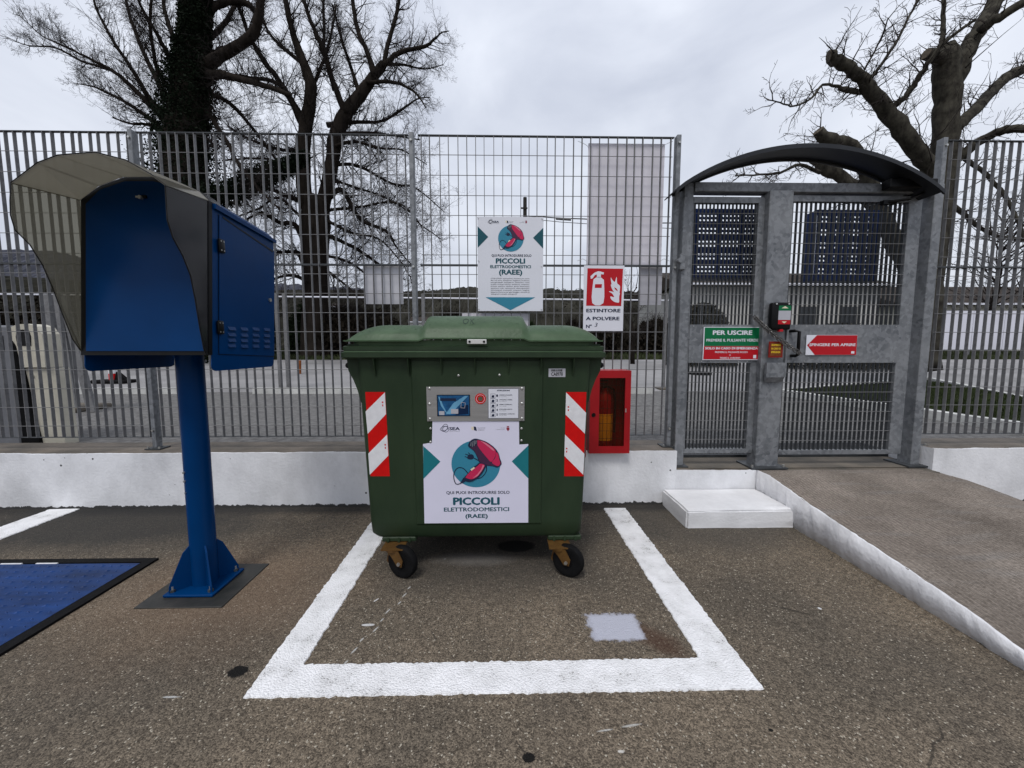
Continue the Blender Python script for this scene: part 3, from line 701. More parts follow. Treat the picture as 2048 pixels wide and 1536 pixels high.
def poly_on(f, pts, m, parent, c, name): return obj(name, f.flat(pts, c), m, parent)
def disc(cx, cy, r, n=48): return [(cx+r*math.cos(2*math.pi*i/n), cy+r*math.sin(2*math.pi*i/n)) for i in range(n)]
def dryer(f, cx, cy, s, parent, c0=.001):
    """hair dryer print; drawing units: 250 = radius of the disc"""
    k = s/250.0
    T = lambda pts: [(cx+(x-675)*k, cy-(y-860)*k) for x, y in pts]
    poly_on(f, disc(cx, cy, s), TEALL, parent, c0, 'emblem_disc')
    g = G()
    def stroke(pts, w, cc):
        for q in line2d(T(pts), w*k): g.prism([f.pt(a, b, cc) for a, b in q], f.n*.0003)
    stroke(sm([(590,955),(545,905),(490,900),(452,950),(448,1020),(470,1072),(510,1068),(540,1045)], 5, False), 9, c0+.0008)
    stroke(sm([(780,870),(782,930),(745,990),(700,1015),(660,1008)], 5, False), 9, c0+.0008)
    stroke([(715,830),(650,792)], 10, c0+.0008)
    stroke([(600,765),(570,752)], 8, c0+.0008); stroke([(592,790),(565,778)], 8, c0+.0008); stroke([(612,750),(600,738)], 8, c0+.0008)
    obj('cord_print', g, NAVY, parent)
    poly_on(f, T(sm([(590,800),(598,762),(635,755),(655,775),(650,800),(625,810)], 3)), NAVY, parent, c0+.0009, 'plug_print')
    outl = sm([(600,672),(612,625),(650,595),(688,592),(780,622),(860,680),(905,740),(922,800),(938,850),(925,880),(890,898),(850,885),(790,878),(745,865),(705,835),(690,790),(655,720)], 4)
    poly_on(f, T(outl), NAVY, parent, c0+.0012, 'dryer_outline')
    low = sm([(616,684),(655,676),(690,655),(735,728),(785,795),(832,842),(880,868),(900,880),(850,880),(790,870),(745,857),(712,828),(696,785),(660,718)], 4)
    poly_on(f, T(low), PLUM, parent, c0+.0016, 'dryer_shade')
    top_ = sm([(697,606),(780,632),(855,690),(880,730),(868,785),(832,836),(788,792),(738,728),(696,665),(694,632)], 4)
    poly_on(f, T(top_), PINK, parent, c0+.002, 'dryer_body')
    poly_on(f, T(sm([(885,735),(905,760),(914,810),(925,850),(905,880),(875,872),(840,842),(872,795)], 4)), PINK, parent, c0+.002, 'dryer_tail')
    poly_on(f, T(sm([(610,668),(620,630),(652,605),(685,602),(690,630),(670,660),(640,680)], 4)), NAVY, parent, c0+.002, 'nozzle')
    g2 = G()
    for a, b_ in (((625,665),(630,628)),((642,672),(650,615)),((660,664),(668,610)),((676,645),(682,612))):
        for q in line2d(T([a, b_]), 8*k): g2.prism([f.pt(x, y, c0+.0024) for x, y in q], f.n*.0003)
    obj('nozzle_slots', g2, GREYP, parent)
    poly_on(f, T(sm([(712,845),(785,868),(770,900),(735,965),(680,1020),(610,1052),(560,1035),(550,1005),(600,950),(640,895),(680,870)], 3)), NAVY, parent, c0+.0024, 'handle_outline')
    poly_on(f, T(sm([(718,855),(765,870),(735,930),(690,990),(630,1020),(580,1008),(570,995),(620,935),(690,880)], 3)), PINK, parent, c0+.0028, 'handle_print')
    poly_on(f, T([(745,868),(762,874),(735,930),(690,985),(640,1012),(690,965),(728,915)]), PINKL, parent, c0+.0031, 'handle_shine')
    poly_on(f, T([(720,610),(775,633),(850,690),(868,722),(845,712),(780,655)]), PINKL, parent, c0+.0024, 'dryer_shine')
    poly_on(f, T([(618,915),(655,888),(665,900),(628,930)]), CREAM, parent, c0+.0032, 'switch_print')
    poly_on(f, T([(512,1058),(545,1005),(575,1038),(535,1062)]), NAVY, parent, c0+.0026, 'cord_guard')
def logos(f, a0, b0, s, parent, c=.001):
    """row of three small emblems; s = metres per drawing unit, a0,b0 origin"""
    A = lambda x, y: (a0+x*s, b0-y*s)
    g = G()
    for (cx, cy, rx, ry, an) in ((355,490,26,42,.5),(350,497,42,22,-.3),(365,505,30,30,0)):
        pts = [(cx+rx*math.cos(t)*math.cos(an)-ry*math.sin(t)*math.sin(an), cy+rx*math.cos(t)*math.sin(an)+ry*math.sin(t)*math.cos(an)) for t in [i*2*math.pi/20 for i in range(21)]]
        for q in line2d([A(*p_) for p_ in pts], 4*s): g.prism([f.pt(x, y, c) for x, y in q], f.n*.0003)
    obj('logo_rings', g, NAVY, parent)
    x0, y0 = A(400, 516); x1, _ = A(510, 0); text('SEA', f, x0, x1, y0, 34*s, NAVY, parent, c, .035)
    x0, y0 = A(400, 532); text('SERVIZI E AMBIENTE', f, x0, x1, y0, 7*s, GREYP, parent, c, .01)
    poly_on(f, [A(628,478), A(650,482), A(650,518), A(628,510)], CREAM, parent, c, 'logo_block')
    poly_on(f, [A(652,476), A(675,482), A(684,524), A(655,516)], NAVY, parent, c, 'logo_block')
    for i, w_ in enumerate(('REGIONE MOLISE', 'ASSESSORATO', 'AMBIENTE')):
        xa, yb = A(692, 496+i*13); xb, _ = A(770-i*5, 0); text(w_, f, xa, xb, yb, 8*s, GREYP, parent, c, .01)
    for i, (w_, xs0) in enumerate((('COMUNE DI', 925), ('CAMPOBASSO', 878))):
        xa, yb = A(xs0, 499+i*16); xb, _ = A(972, 0); text(w_, f, xa, xb, yb, 8*s, GREYP, parent, c, .01)
    poly_on(f, [A(*p_) for p_ in [(988,490),(1018,490),(1018,510),(1003,528),(988,510)]], mat('crest_red', (.25,.03,.05), .5, 0, .1, 5), parent, c, 'crest')
    poly_on(f, [A(*p_) for p_ in [(993,486),(990,472),(998,478),(1003,470),(1008,478),(1016,472),(1013,486)]], mat('crest_red', (0,0,0)), parent, c, 'crest_crown')

# poster hung on the fence
YS = 3.226
p0, p1 = P(956,622,Y=YS), P(1087,434,Y=YS)
t, f = sign_box('poster_sign', p0.x, p1.x, p0.z, p1.z, YS, 'white poster with hair dryer picture hung on the fence above the green container')
sw, sh = p1.x-p0.x, p1.z-p0.z
U = lambda x, y: ((x-195)/(655-195)*sw, (1262-y)/(1262-610)*sh)     # drawing units taken along the sheet
dryer(f, *U(428,758), 89/460*sw, t, .0008)
poly_on(f, [U(196,675), U(270,748), U(196,822)], TEALD, t, .0008, 'side_triangle')
poly_on(f, [U(654,683), U(583,752), U(654,826)], TEALD, t, .0008, 'side_triangle')
poly_on(f, [U(248,1165), U(600,1165), U(425,1256)], TEALL, t, .0008, 'arrow')
logos(f, U(315,0)[0]-430*.00043, U(0,645)[1]+500*.00043, .00043, t, .0008)
def tl(s, x0, x1, yb, h, m, bold=.02): a0_, b0_ = U(x0, yb); a1_, _ = U(x1, yb); text(s, f, a0_, a1_, b0_, h*sh/652, m, t, .0012, bold)
tl('QUI PUOI INTRODURRE SOLO', 293, 572, 883, 17, NAVY, .02)
tl('PICCOLI', 322, 528, 930, 37, TEALD, .04)
tl('ELETTRODOMESTICI', 283, 569, 962, 21, TEALD, .03)
tl('(RAEE)', 344, 508, 1007, 36, TEALD, .035)
for i, s_ in enumerate(('COSA SONO: aspirapolveri, macchine per cucire,', 'ferri da stiro, tostapane, friggitrici, frullatori,', 'asciugacapelli, asciugatrici, spazzolini, rasoi,', 'sveglie, orologi, bilance, stampanti, computer,', 'mouse, tastiere, telefoni, giochi elettronici,', 'apparecchi radio, videocamere, videoregistratori,', 'strumenti musicali, trapani, seghe,', 'apparecchiature per giardinaggio, console di', 'videogiochi portatili, videogiochi')):
    tl(s_, 286, (560 if i < 8 else 470), 1037+i*13.6, 7.5, GREYP, .012)
for x, y in ((203,622),(648,628),(205,915),(645,950),(203,1250),(648,1252)):
    a_, b_ = U(x, y); q = f.pt(a_, b_, .0)
    obj('wire_tie', G().tube([q+Vector((-.01,-.004,.006)), q+Vector((0,-.006,0)), q+Vector((.012,.02,-.008))], .0016, 4), SCREW, t)

# fire extinguisher sign
p0, p1 = P(1166,662,Y=YS), P(1249,531,Y=YS)
t, f = sign_box('extinguisher_sign', p0.x, p1.x, p0.z, p1.z, YS, 'white and red fire extinguisher sign on the fence right of the poster')
sw, sh = p1.x-p0.x, p1.z-p0.z
U = lambda x, y: ((x-925)/(1215-925)*sw, (1400-y)/(1400-948)*sh)
def sg(pts, m, c, name): return poly_on(f, [U(*p_) for p_ in pts], m, t, c, name)
sg([(950,968),(1205,970),(1198,1226),(945,1224)], RED, .0008, 'red_field')
sg(sm([(988,1206),(992,1062),(1000,1040),(1020,1028),(1042,1028),(1062,1042),(1070,1062),(1068,1206)], 3), WHITE, .0012, 'extinguisher_picture')
sg([(1018,1030),(1018,990),(1048,990),(1046,1030)], WHITE, .0012, 'valve_picture')
sg([(975,1040),(972,1022),(1000,998),(1028,988),(1068,996),(1066,1010),(1030,1006),(1004,1014),(988,1036)], WHITE, .0014, 'hose_picture')
sg([(1006,1076),(1056,1076),(1054,1102),(1004,1102)], RED, .0017, 'band_picture')
for fl_ in ([(1180,1205),(1182,1160),(1186,1140),(1175,1128),(1150,1110),(1140,1080),(1120,1078),(1125,1100),(1140,1125),(1160,1150),(1162,1170)],
            [(1180,1145),(1186,1090),(1165,1070),(1160,1025),(1148,1060),(1128,1045),(1118,1030),(1125,1075),(1142,1095),(1165,1110)],
            [(1182,1200),(1150,1198),(1125,1180),(1118,1160),(1145,1165),(1130,1140),(1106,1125),(1150,1132),(1175,1160)]):
    sg(sm(fl_, 3), WHITE, .0013 + .0003*random.random(), 'flame_picture')
for s_, x0, x1, yb, h in (('ESTINTORE', 946, 1194, 1270, 25), ('A POLVERE', 944, 1188, 1325, 25), ('N°', 946, 988, 1380, 25)):
    a0_, b0_ = U(x0, yb); a1_, _ = U(x1, yb); text(s_, f, a0_, a1_, b0_, h*sh/452, NAVY, t, .001, .035)
a0_, b0_ = U(1008, 1370); a1_, _ = U(1030, 0); text('3', f, a0_, a1_, b0_, 28*sh/452, NAVY, t, .001, -.005, font_shear=.2)

# panels hung on the far side of the fence
def back_panel(px0, py0, px1, py1, label, m, y=3.275, th=.006, name='white_panel'):
    a, b_ = P(px0, py1, Y=y), P(px1, py0, Y=y)
    return a, b_, tag(obj(name, G().box(a.x, b_.x, y, y+th, a.z, b_.z), m), label, 'panel')
a, b_, o_ = back_panel(1173,288,1330,529, 'largest white corrugated sheet tied behind the top right of the fence', BACKP)
for px_, py_ in ((1175,292),(1326,292),(1173,522),(1320,522)):
    q = P(px_, py_, Y=3.23); s_ = -1 if px_ < 1250 else 1
    tag(obj('wire_tie', G().tube([q+Vector((s_*.075,0,.035 if py_ < 400 else -.0)), q+Vector((s_*.03,-.004,.016)), q+Vector((0,0,0)), q+Vector((-s_*.012,.02,-.004))], .0016, 4), SCREW),
        'thin wire tie at the %s %s corner of the big white sheet on the fence' % ('top' if py_ < 400 else 'bottom', 'left' if s_ < 0 else 'right'), 'wire')
back_panel(730,531,805,608, 'small square pale grey panel hung behind the fence, left of the container lid', mat('pale_panel', (.62,.62,.66), .35, .2, .15, 3))
back_panel(1278,531,1325,610, 'small grey panel behind the fence between extinguisher sign and gate', PALEGREY)
back_panel(924,626,1059,662, 'low white panel behind the fence peeking out above the container lid', BACKP)

# ------------------------------------------------------------------ fire extinguisher cabinet
ec = thing('extinguisher_cabinet', (1.0, 3.1, .45), 'red steel cabinet with dark window holding a fire extinguisher, right of the container', 'cabinet')
YC = 3.03
a, b_ = P(1178,907,Y=YC), P(1263,741,Y=YC)
x0, x1, z0, z1 = a.x, b_.x, a.z, b_.z
iw = P(1197,893,Y=YC); iw2 = P(1251,756,Y=YC)
obj('door_frame', G().box(x0, iw.x, YC, YC+.012, z0, z1).box(iw2.x, x1, YC, YC+.012, z0, z1).box(iw.x, iw2.x, YC, YC+.012, z0, iw.z).box(iw.x, iw2.x, YC, YC+.012, iw2.z, z1), REDB, ec)
obj('shell', G().box(x0, x0+.003, YC+.013, YC+.2, z0, z1).box(x1-.003, x1, YC+.013, YC+.2, z0, z1).box(x0+.003, x1-.003, YC+.013, YC+.2, z0, z0+.003)
    .box(x0+.003, x1-.003, YC+.013, YC+.2, z1-.003, z1).box(x0+.003, x1-.003, YC+.197, YC+.2, z0+.003, z1-.003), REDB, ec)
obj('window_pane', G().box(iw.x, iw2.x, YC+.008, YC+.011, iw.z, iw2.z), GLASSD, ec)
mh = G().tube([(0,0,iw.z+.004),(0,0,iw2.z-.004)], .0016, 4); nw = 5
pieces('grid_wire', mh, DARKSTEEL, ec, [(iw.x+(iw2.x-iw.x)*(i+1)/(nw+1), YC+.016, 0) for i in range(nw)])
pieces('grid_wire', G().tube([(iw.x+.004,0,0),(iw2.x-.004,0,0)], .0016, 4), DARKSTEEL, ec, [(0, YC+.019, iw.z+(iw2.z-iw.z)*(i+1)/9) for i in range(8)])
obj('key_hole', G().cyl((x0+.03, YC-.003, (z0+z1)/2-.02), (x0+.03, YC+.001, (z0+z1)/2-.02), .016, 16), BLACK, ec)
obj('latch', G().box(iw2.x+.004, iw2.x+.012, YC-.004, YC, (z0+z1)/2, (z0+z1)/2+.03), SCREW, ec)
ex_x, ex_y = (iw.x+iw2.x)/2-.035, YC+.1; zb_ = z0+.03
fe = thing('fire_extinguisher', (ex_x, ex_y, zb_), 'red fire extinguisher with yellow label standing inside the red cabinet', 'extinguisher')
prof = [(.0,0),(.06,0),(.066,.01),(.066,.36),(.055,.41),(.03,.44),(.018,.455),(.018,.47),(0,.47)]
def lathe(cx, cy, z, prof, n=24):
    return G().loft([[(cx+r*math.cos(2*math.pi*k/n), cy+r*math.sin(2*math.pi*k/n), z+h) for k in range(n)] for r, h in [(max(r, .0005), h) for r, h in prof]])
obj('bottle', lathe(ex_x, ex_y, zb_, prof), REDB, fe, 40)
obj('label', lathe(ex_x, ex_y, zb_, [(.0665,.06),(.0668,.061),(.0668,.27),(.0665,.271)]), YELLOW, fe, 60)
obj('valve', G().cyl((ex_x,ex_y,zb_+.47),(ex_x,ex_y,zb_+.5),.016,12).box(ex_x-.06,ex_x+.02,ex_y-.008,ex_y+.008,zb_+.5,zb_+.508).box(ex_x-.065,ex_x+.02,ex_y-.008,ex_y+.008,zb_+.525,zb_+.532), BLACK, fe)
obj('hose', G().tube([(ex_x+.015,ex_y,zb_+.485),(ex_x+.07,ex_y-.01,zb_+.46),(ex_x+.082,ex_y-.02,zb_+.35),(ex_x+.075,ex_y-.03,zb_+.12)], .009, 8), RUBBER, fe, 60)

# ------------------------------------------------------------------ gate signs, lock box, chain
YG = 3.192
p0, p1 = P(1405,720,Y=YG), P(1529,654,Y=YG)
x1_ = MX0+.008
t, f = sign_box('exit_sign', p0.x, x1_+.03, p0.z, p1.z, YG, 'green and red PER USCIRE sign on the gate left of the centre post')
sw, sh = x1_+.03-p0.x, p1.z-p0.z
U = lambda x, y: ((x-140)/(845-140)*(x1_-p0.x), (730-y)/(730-365)*sh)
poly_on(f, [U(152,575), U(885,575), U(885,372), U(152,372)], GREENS, t, .0008, 'green_field')
poly_on(f, [U(148,722), U(885,722), U(885,577), U(152,577)], RED, t, .0008, 'red_field')
poly_on(f, [U(792,712), U(830,712), U(830,674), U(792,674)], WHITE, t, .0012, 'white_square')
for s_, xa, xb, yb, h, bo in (('PER USCIRE', 256, 765, 452, 50, .04), ('PREMERE IL PULSANTE VERDE', 178, 846, 526, 31, .02), ('SOLO IN CASO DI EMERGENZA', 166, 846, 613, 27, .045),
                          ('PREMERE IL PULSANTE ROSSO', 296, 718, 653, 20, .015), ('O', 480, 500, 684, 17, .015), ('TIRARE IL CORDINO', 360, 624, 717, 20, .015)):
    a0_, b0_ = U(xa, yb); a1_, _ = U(xb, yb); text(s_, f, a0_, a1_, b0_, h/365*sh, WHITE, t, .0014, bo)
p0, p1 = P(1611,710,Y=YG), P(1715,670,Y=YG)
t, f = sign_box('push_sign', p0.x, p1.x, p0.z, p1.z, YG, 'red arrow sign SPINGERE PER APRIRE on the gate door')
sw, sh = p1.x-p0.x, p1.z-p0.z
U = lambda x, y: ((x-1320)/(1905-1320)*sw, (685-y)/(685-455)*sh)
poly_on(f, [U(1330,572), U(1437,458), U(1903,458), U(1903,683), U(1425,683)], RED, t, .0008, 'red_arrow')
a0_, b0_ = U(1354, 583); a1_, _ = U(1890, 583); text('SPINGERE PER APRIRE', f, a0_, a1_, b0_, 33/230*sh, WHITE, t, .0014, .03)
poly_on(f, [U(1845,668), U(1882,668), U(1882,642), U(1845,642)], WHITE, t, .0012, 'white_square')

YB = 3.13
p0, p1 = P(1534,660,Y=YB), P(1576,606,Y=YB)
eb = thing('emergency_button', ((p0.x+p1.x)/2, YB, p0.z), 'black door release box with green and red label on the gate centre post', 'switch box')
obj('housing', G().cbox(p0.x, p1.x, YB-.05, YB, p0.z, p1.z, .014, 3), BLACK, eb, 60)
fb = Face((p0.x, YB-.0505, p0.z)); w_, h_ = p1.x-p0.x, p1.z-p0.z
poly_on(fb, [(w_*.32,h_*.7),(w_*.94,h_*.7),(w_*.94,h_*.88),(w_*.32,h_*.88)], GREENS, eb, .0004, 'green_label')
poly_on(fb, [(w_*.32,h_*.36),(w_*.94,h_*.36),(w_*.94,h_*.695),(w_*.32,h_*.695)], PALEGREY, eb, .0004, 'label_picture')
poly_on(fb, [(w_*.32,h_*.2),(w_*.94,h_*.2),(w_*.94,h_*.355),(w_*.32,h_*.355)], RED, eb, .0004, 'red_label')
poly_on(fb, [(w_*.45,h_*.78),(w_*.81,h_*.78),(w_*.63,h_*.86)], CREAM, eb, .001, 'arrow_up')
poly_on(fb, [(w_*.5,h_*.3),(w_*.63,h_*.23),(w_*.76,h_*.3)], CREAM, eb, .001, 'arrow_down')
obj('red_button', G().cyl((p0.x+w_*.55,YB-.03,p0.z-.014),(p0.x+w_*.55,YB-.03,p0.z+.004),.02,16), RED, eb)
for dx in (.2, .82): obj('screw', G().cyl((p0.x+w_*dx,YB-.054,p1.z-.012),(p0.x+w_*dx,YB-.049,p1.z-.012),.007,8), SCREW, eb)
p0, p1 = P(1536,715,Y=3.098), P(1566,683,Y=3.098)
lb = thing('warning_label', ((p0.x+p1.x)/2, 3.1, p0.z), 'small square orange red label plate with yellow writing below the black box', 'label')
obj('panel', G().box(p0.x, p1.x, 3.094, 3.0985, p0.z, p1.z), ORANGE, lb)
fb = Face((p0.x, 3.094, p0.z)); w_, h_ = p1.x-p0.x, p1.z-p0.z
obj('print_field', fb.flat([(.012,.012),(w_-.012,.012),(w_-.012,h_-.012),(.012,h_-.012)], .0004), mat('orange_print', (.16,.045,.01), .5, 0, .4, 60), lb)
for i, s_ in enumerate(('ROMPERE', 'IN CASO DI', 'EMERGENZA')): text(s_, fb, .02, w_-.02, h_*.72-i*h_*.22, h_*.12, YELLOW, lb, .0012, .03)
# chain: real links, sagging from the fixed panel to the handle
ch = thing('chain', tuple(P(1600,712,Y=3.12)), 'dark steel chain looped from the gate grating across the post to the black handle', 'chain')
c0, c1, c2 = P(1507,634,Y=3.175), P(1545,672,Y=3.075), P(1600,709,Y=3.10)
pts = []
def bez(t, A, B, C): return A*(1-t)**2 + B*2*t*(1-t) + C*t*t
NL = 20
ctrl = P(1536,668,Y=3.03)
link_me = None
def link_g():
    pp = []
    for i in range(14):
        a_ = 2*math.pi*i/14; pp.append((math.cos(a_)*.0085 , math.sin(a_)*.0085 + (.008 if math.sin(a_) > 0 else -.008), 0))
    return G().tube(pp, .0034, 5, closed=True)
for strand, off in ((0, Vector((0,0,0))), (1, Vector((.006,-.008,.010)))):
    for i in range(NL):
        t_ = (i+.5)/NL; A_ = bez(t_, c0, ctrl, c2)+off; d_ = (bez(min(1,t_+.02), c0, ctrl, c2)-bez(max(0,t_-.02), c0, ctrl, c2)).normalized()
        if link_me is None:
            lo = pieces('chain_link', link_g(), mat('chain_steel', (.16,.155,.15), .4, .7, .3, 60), ch, [A_], 60)[0]; link_me = lo.data
        else: lo = link('chain_link', link_me, ch, None, A_-base_of(ch))
        lo.rotation_euler = (d_.to_track_quat('Y', 'Z') @ Matrix.Rotation(R(45 if i % 2 else -45)+random.uniform(-.3,.3), 4, 'Y').to_quaternion()).to_euler()

# ------------------------------------------------------------------ blue crates beyond the gate
def crate(px0, py0, px1, py1, y, label, cols=18, rows=16):
    a, b_ = P(px0, py1, Y=y), P(px1, py0, Y=y)
    t = thing('crate', ((a.x+b_.x)/2, y, a.z), label, 'crate', 'blue crates hung beyond the gate')
    w, h = b_.x-a.x, b_.z-a.z; g = G(); cw, chh = w/cols, h/rows
    for j in range(rows):
        for i in range(cols):
            x, z = a.x+i*cw, a.z+j*chh
            hole = (i % 6 not in (0,)) and (j % 3 != 0) and 0 < i < cols-1
            if hole:
                m_ = .16
                inn = [(x+cw*(.5+.36*math.cos(q)*.8), z+chh*(.5+.25*math.sin(q))) for q in [math.pi/4*(k+.5) for k in range(8)]]
                out = [(x+cw,z+chh*.5),(x+cw,z+chh),(x+cw*.5,z+chh),(x,z+chh),(x,z+chh*.5),(x,z),(x+cw*.5,z),(x+cw,z)]
                o = len(g.v); g.v += [(p_[0], y, p_[1]) for p_ in out] + [(p_[0], y, p_[1]) for p_ in inn]
                g.f += [(o+k, o+(k+1) % 8, o+8+(k+1) % 8, o+8+k) for k in range(8)]
            else: g.poly([(x,y,z),(x+cw,y,z),(x+cw,y,z+chh),(x,y,z+chh)])
    ob = obj('perforated_base', g, CRATE, t, recalc=False)
    md = ob.modifiers.new('thickness', 'SOLIDIFY'); md.thickness = -.006
    obj('crate_side', G().box(a.x-.008,a.x-.001,y,y+.12,a.z,b_.z).box(b_.x+.001,b_.x+.008,y,y+.12,a.z,b_.z).box(a.x,b_.x,y,y+.12,b_.z+.001,b_.z+.008).box(a.x,b_.x,y,y+.12,a.z-.008,a.z-.001), CRATE, t)
    for q in (.25, .75): obj('hanger', G().tube([(a.x+w*q,y-.005,b_.z-.02),(a.x+w*q,y-.03,b_.z+.03),(a.x+w*q,3.26,b_.z+.01)], .004, 5), DARKSTEEL, t)
crate(1384,420,1528,555,3.42,'left blue perforated plastic crate hung behind the fixed gate panel')
crate(1626,422,1764,560,3.42,'right blue perforated plastic crate hung behind the gate door')

# ------------------------------------------------------------------ green waste container
XC = -.155
bn = thing('waste_container', (XC, 2.6, 0), 'large green four wheeled waste container with hair dryer poster on its front', 'container')
def rrect(hw, y0, y1, r, z, n=5, xc=XC):
    out = []
    for cx, cy, a in ((xc+hw-r, y1-r, 0), (xc-hw+r, y1-r, 90), (xc-hw+r, y0+r, 180), (xc+hw-r, y0+r, 270)):
        for i in range(n): q = R(a+90*i/(n-1)); out.append((cx+r*math.cos(q), cy+r*math.sin(q), z))
    return out
g = G().loft([rrect(.53,2.22,2.93,.05,.190), rrect(.572,2.168,2.975,.05,.196), rrect(.589,2.150,2.99,.045,.222), rrect(.592,2.145,3.0,.035,.30), rrect(.606,2.102,3.02,.028,1.0), rrect(.612,2.092,3.03,.026,1.195)])
body = obj('body', g, GREEN, bn, 40)
# rim lip: two steps
for nm, z0, z1, hw, y0 in (('rim', 1.197, 1.232, .684, 2.052), ('rim_step', 1.2325, 1.262, .676, 2.060)):
    g = G().loft([rrect(hw-.006,y0+.006,3.075,.03,z0), rrect(hw,y0,3.08,.03,z0+.006), rrect(hw,y0,3.08,.03,z1-.006), rrect(hw-.008,y0+.008,3.075,.03,z1)])
    obj(nm, g, GREEN, bn, 35)
obj('rim_bead', G().tube([(XC-.66,2.058,1.2315),(XC+.66,2.058,1.2315)], .004, 6), GREENL, bn, 60)
obj('rim_shadow_groove', G().loft([rrect(.66,2.075,3.06,.03,1.2625), rrect(.66,2.075,3.06,.03,1.27)]), GREEN, bn)
# side gussets and trunnions
for s_ in (-1, 1):
    e = XC+s_*.6125
    obj('rear_gusset', G().prism([(e, 2.6, 1.195), (e+s_*.062, 2.6, 1.195), (e+s_*.03, 2.6, 1.08), (e-s_*.006, 2.6, .96)], (0,.05,0)), GREEN, bn)
    obj('side_gusset', G().prism([(e, 2.125, 1.195), (e+s_*.062, 2.125, 1.195), (e+s_*.055, 2.125, 1.13), (e+s_*.03, 2.125, 1.08), (e+s_*.012, 2.125, 1.03), (e-s_*.006, 2.125, .96), (e-s_*.006, 2.125, 1.0)], (0,.06,0)), GREEN, bn)
    obj('side_handle', G().tube([(XC+s_*.64,2.15,1.165),(XC+s_*.672,2.14,1.158),(XC+s_*.678,2.3,1.155),(XC+s_*.65,2.34,1.165)], .017, 8), BLACK, bn, 60)
fo = Vector((XC, 2.102, 1.0)); fv = (Vector((XC,2.102,1.0))-Vector((XC,2.145,.30))).normalized()
FB0 = Face(fo, (1,0,0), fv)
def hitp(fc, px, py): return fc.hit(px, py)
# slightly proud central field with chamfered edge
(ca, _), (cb, _) = FB0.hit(822, 800), FB0.hit(1088, 800)
vb, vt = FB0.hit(950, 1052)[1], FB0.hit(950, 722)[1]
g = G(); q0 = [(ca, vb), (cb, vb), (cb, vt), (ca, vt)]; q1 = [(ca+.012, vb+.02), (cb-.012, vb+.02), (cb-.012, vt), (ca+.012, vt)]
g.loft([[FB0.pt(a, b, -.004) for a, b in q0], [FB0.pt(a, b, .007) for a, b in q1]]); obj('front_panel', g, GREEN, body)
FB = Face(fo + FB0.n*.0075, (1,0,0), fv)
for px_ in (749, 817, 883, 950, 1017, 1082, 1147):
    a, _ = FB.hit(px_, 725); x = XC+a
    obj('rib', G().prism([(x-.0025,2.058,1.196),(x-.0025,2.094,1.196),(x-.0025,2.094,1.108),(x-.0025,2.088,1.108)], (.005,0,0)), GREEN, body)
# lower skids above the castors
for px_ in (802, 1127):
    x = P(px_, 1080, Y=2.2).x
    obj('castor_socket', G().cbox(x-.095, x+.095, 2.16, 2.34, .170, .198, .006), GREEN, bn)
    for dx in (-.06, 0, .06): obj('socket_rib', G().box(x+dx-.006, x+dx+.006, 2.151, 2.1595, .172, .195), GREEN, bn)
for s_ in (-.43, .43): obj('castor_socket', G().cbox(XC+s_-.09, XC+s_+.09, 2.78, 2.95, .170, .198, .006), GREEN, bn)
obj('drain_plug', lathe(XC+.12, 2.62, .12, [(0,0),(.05,0),(.06,.02),(.06,.07)]), BLACK, bn, 40)

def castor(px_, yaw, y=2.125, x=None, off=.055):
    x = P(px_, 1100, Y=y).x if x is None else x; ZP = .162; rw_ = .089
    c = obj('castor', G().cyl((x,y,ZP-.012),(x,y,ZP),.05,16).box(x-.06,x+.06,y-.05,y+.06,ZP+.0001,ZP+.0075), RUSTY, bn)
    ax = Vector((math.sin(yaw), -math.cos(yaw), 0)); tr = Vector((math.cos(yaw), math.sin(yaw), 0)); up = Vector((0,0,1))
    w0 = Vector((x, y, rw_)) + tr*off; top_c = Vector((x, y, ZP-.004))
    for s_ in (-1, 1):
        o_ = ax*s_*.030
        pp = [top_c-tr*.048+o_, top_c+tr*.05+o_, w0+tr*.024+up*.02+o_, w0+tr*.016-up*.016+o_, w0-tr*.014-up*.016+o_, w0-tr*.05+up*.03+o_]
        obj('fork', G().prism(pp, ax*s_*.004), RUSTY, c)
        obj('axle_bolt', G().cyl(w0+ax*s_*.034, w0+ax*s_*.043, .010, 6), SCREW, c)
    g = G(); n = 28
    pr = [(-.021,.03),(-.021,.06),(-.024,.072),(-.021,.083),(-.012,.089),(.012,.089),(.021,.083),(.024,.072),(.021,.06),(.021,.03)]
    g.loft([[w0 + ax*pr[k][0] + (tr*math.cos(2*math.pi*i/n) + up*math.sin(2*math.pi*i/n))*pr[k][1] for i in range(n)] for k in range(len(pr))])
    obj('wheel', g, RUBBER, c, 35)
    obj('hub', G().cyl(w0-ax*.026, w0+ax*.026, .028, 14), BLACK, c, 40)
    q = w0-tr*.085
    obj('brake_pedal', G().prism([q+ax*.016+up*.045, q+tr*.03+ax*.016+up*.05, q+tr*.022+ax*.016+up*.0, q+tr*.004+ax*.016-up*.022, q-tr*.012+ax*.016-up*.01], -ax*.032), RUSTY, c)
castor(789, R(-24)); castor(1118, R(-30))
castor(0, R(20), 2.86, XC-.43); castor(0, R(-10), 2.86, XC+.43)

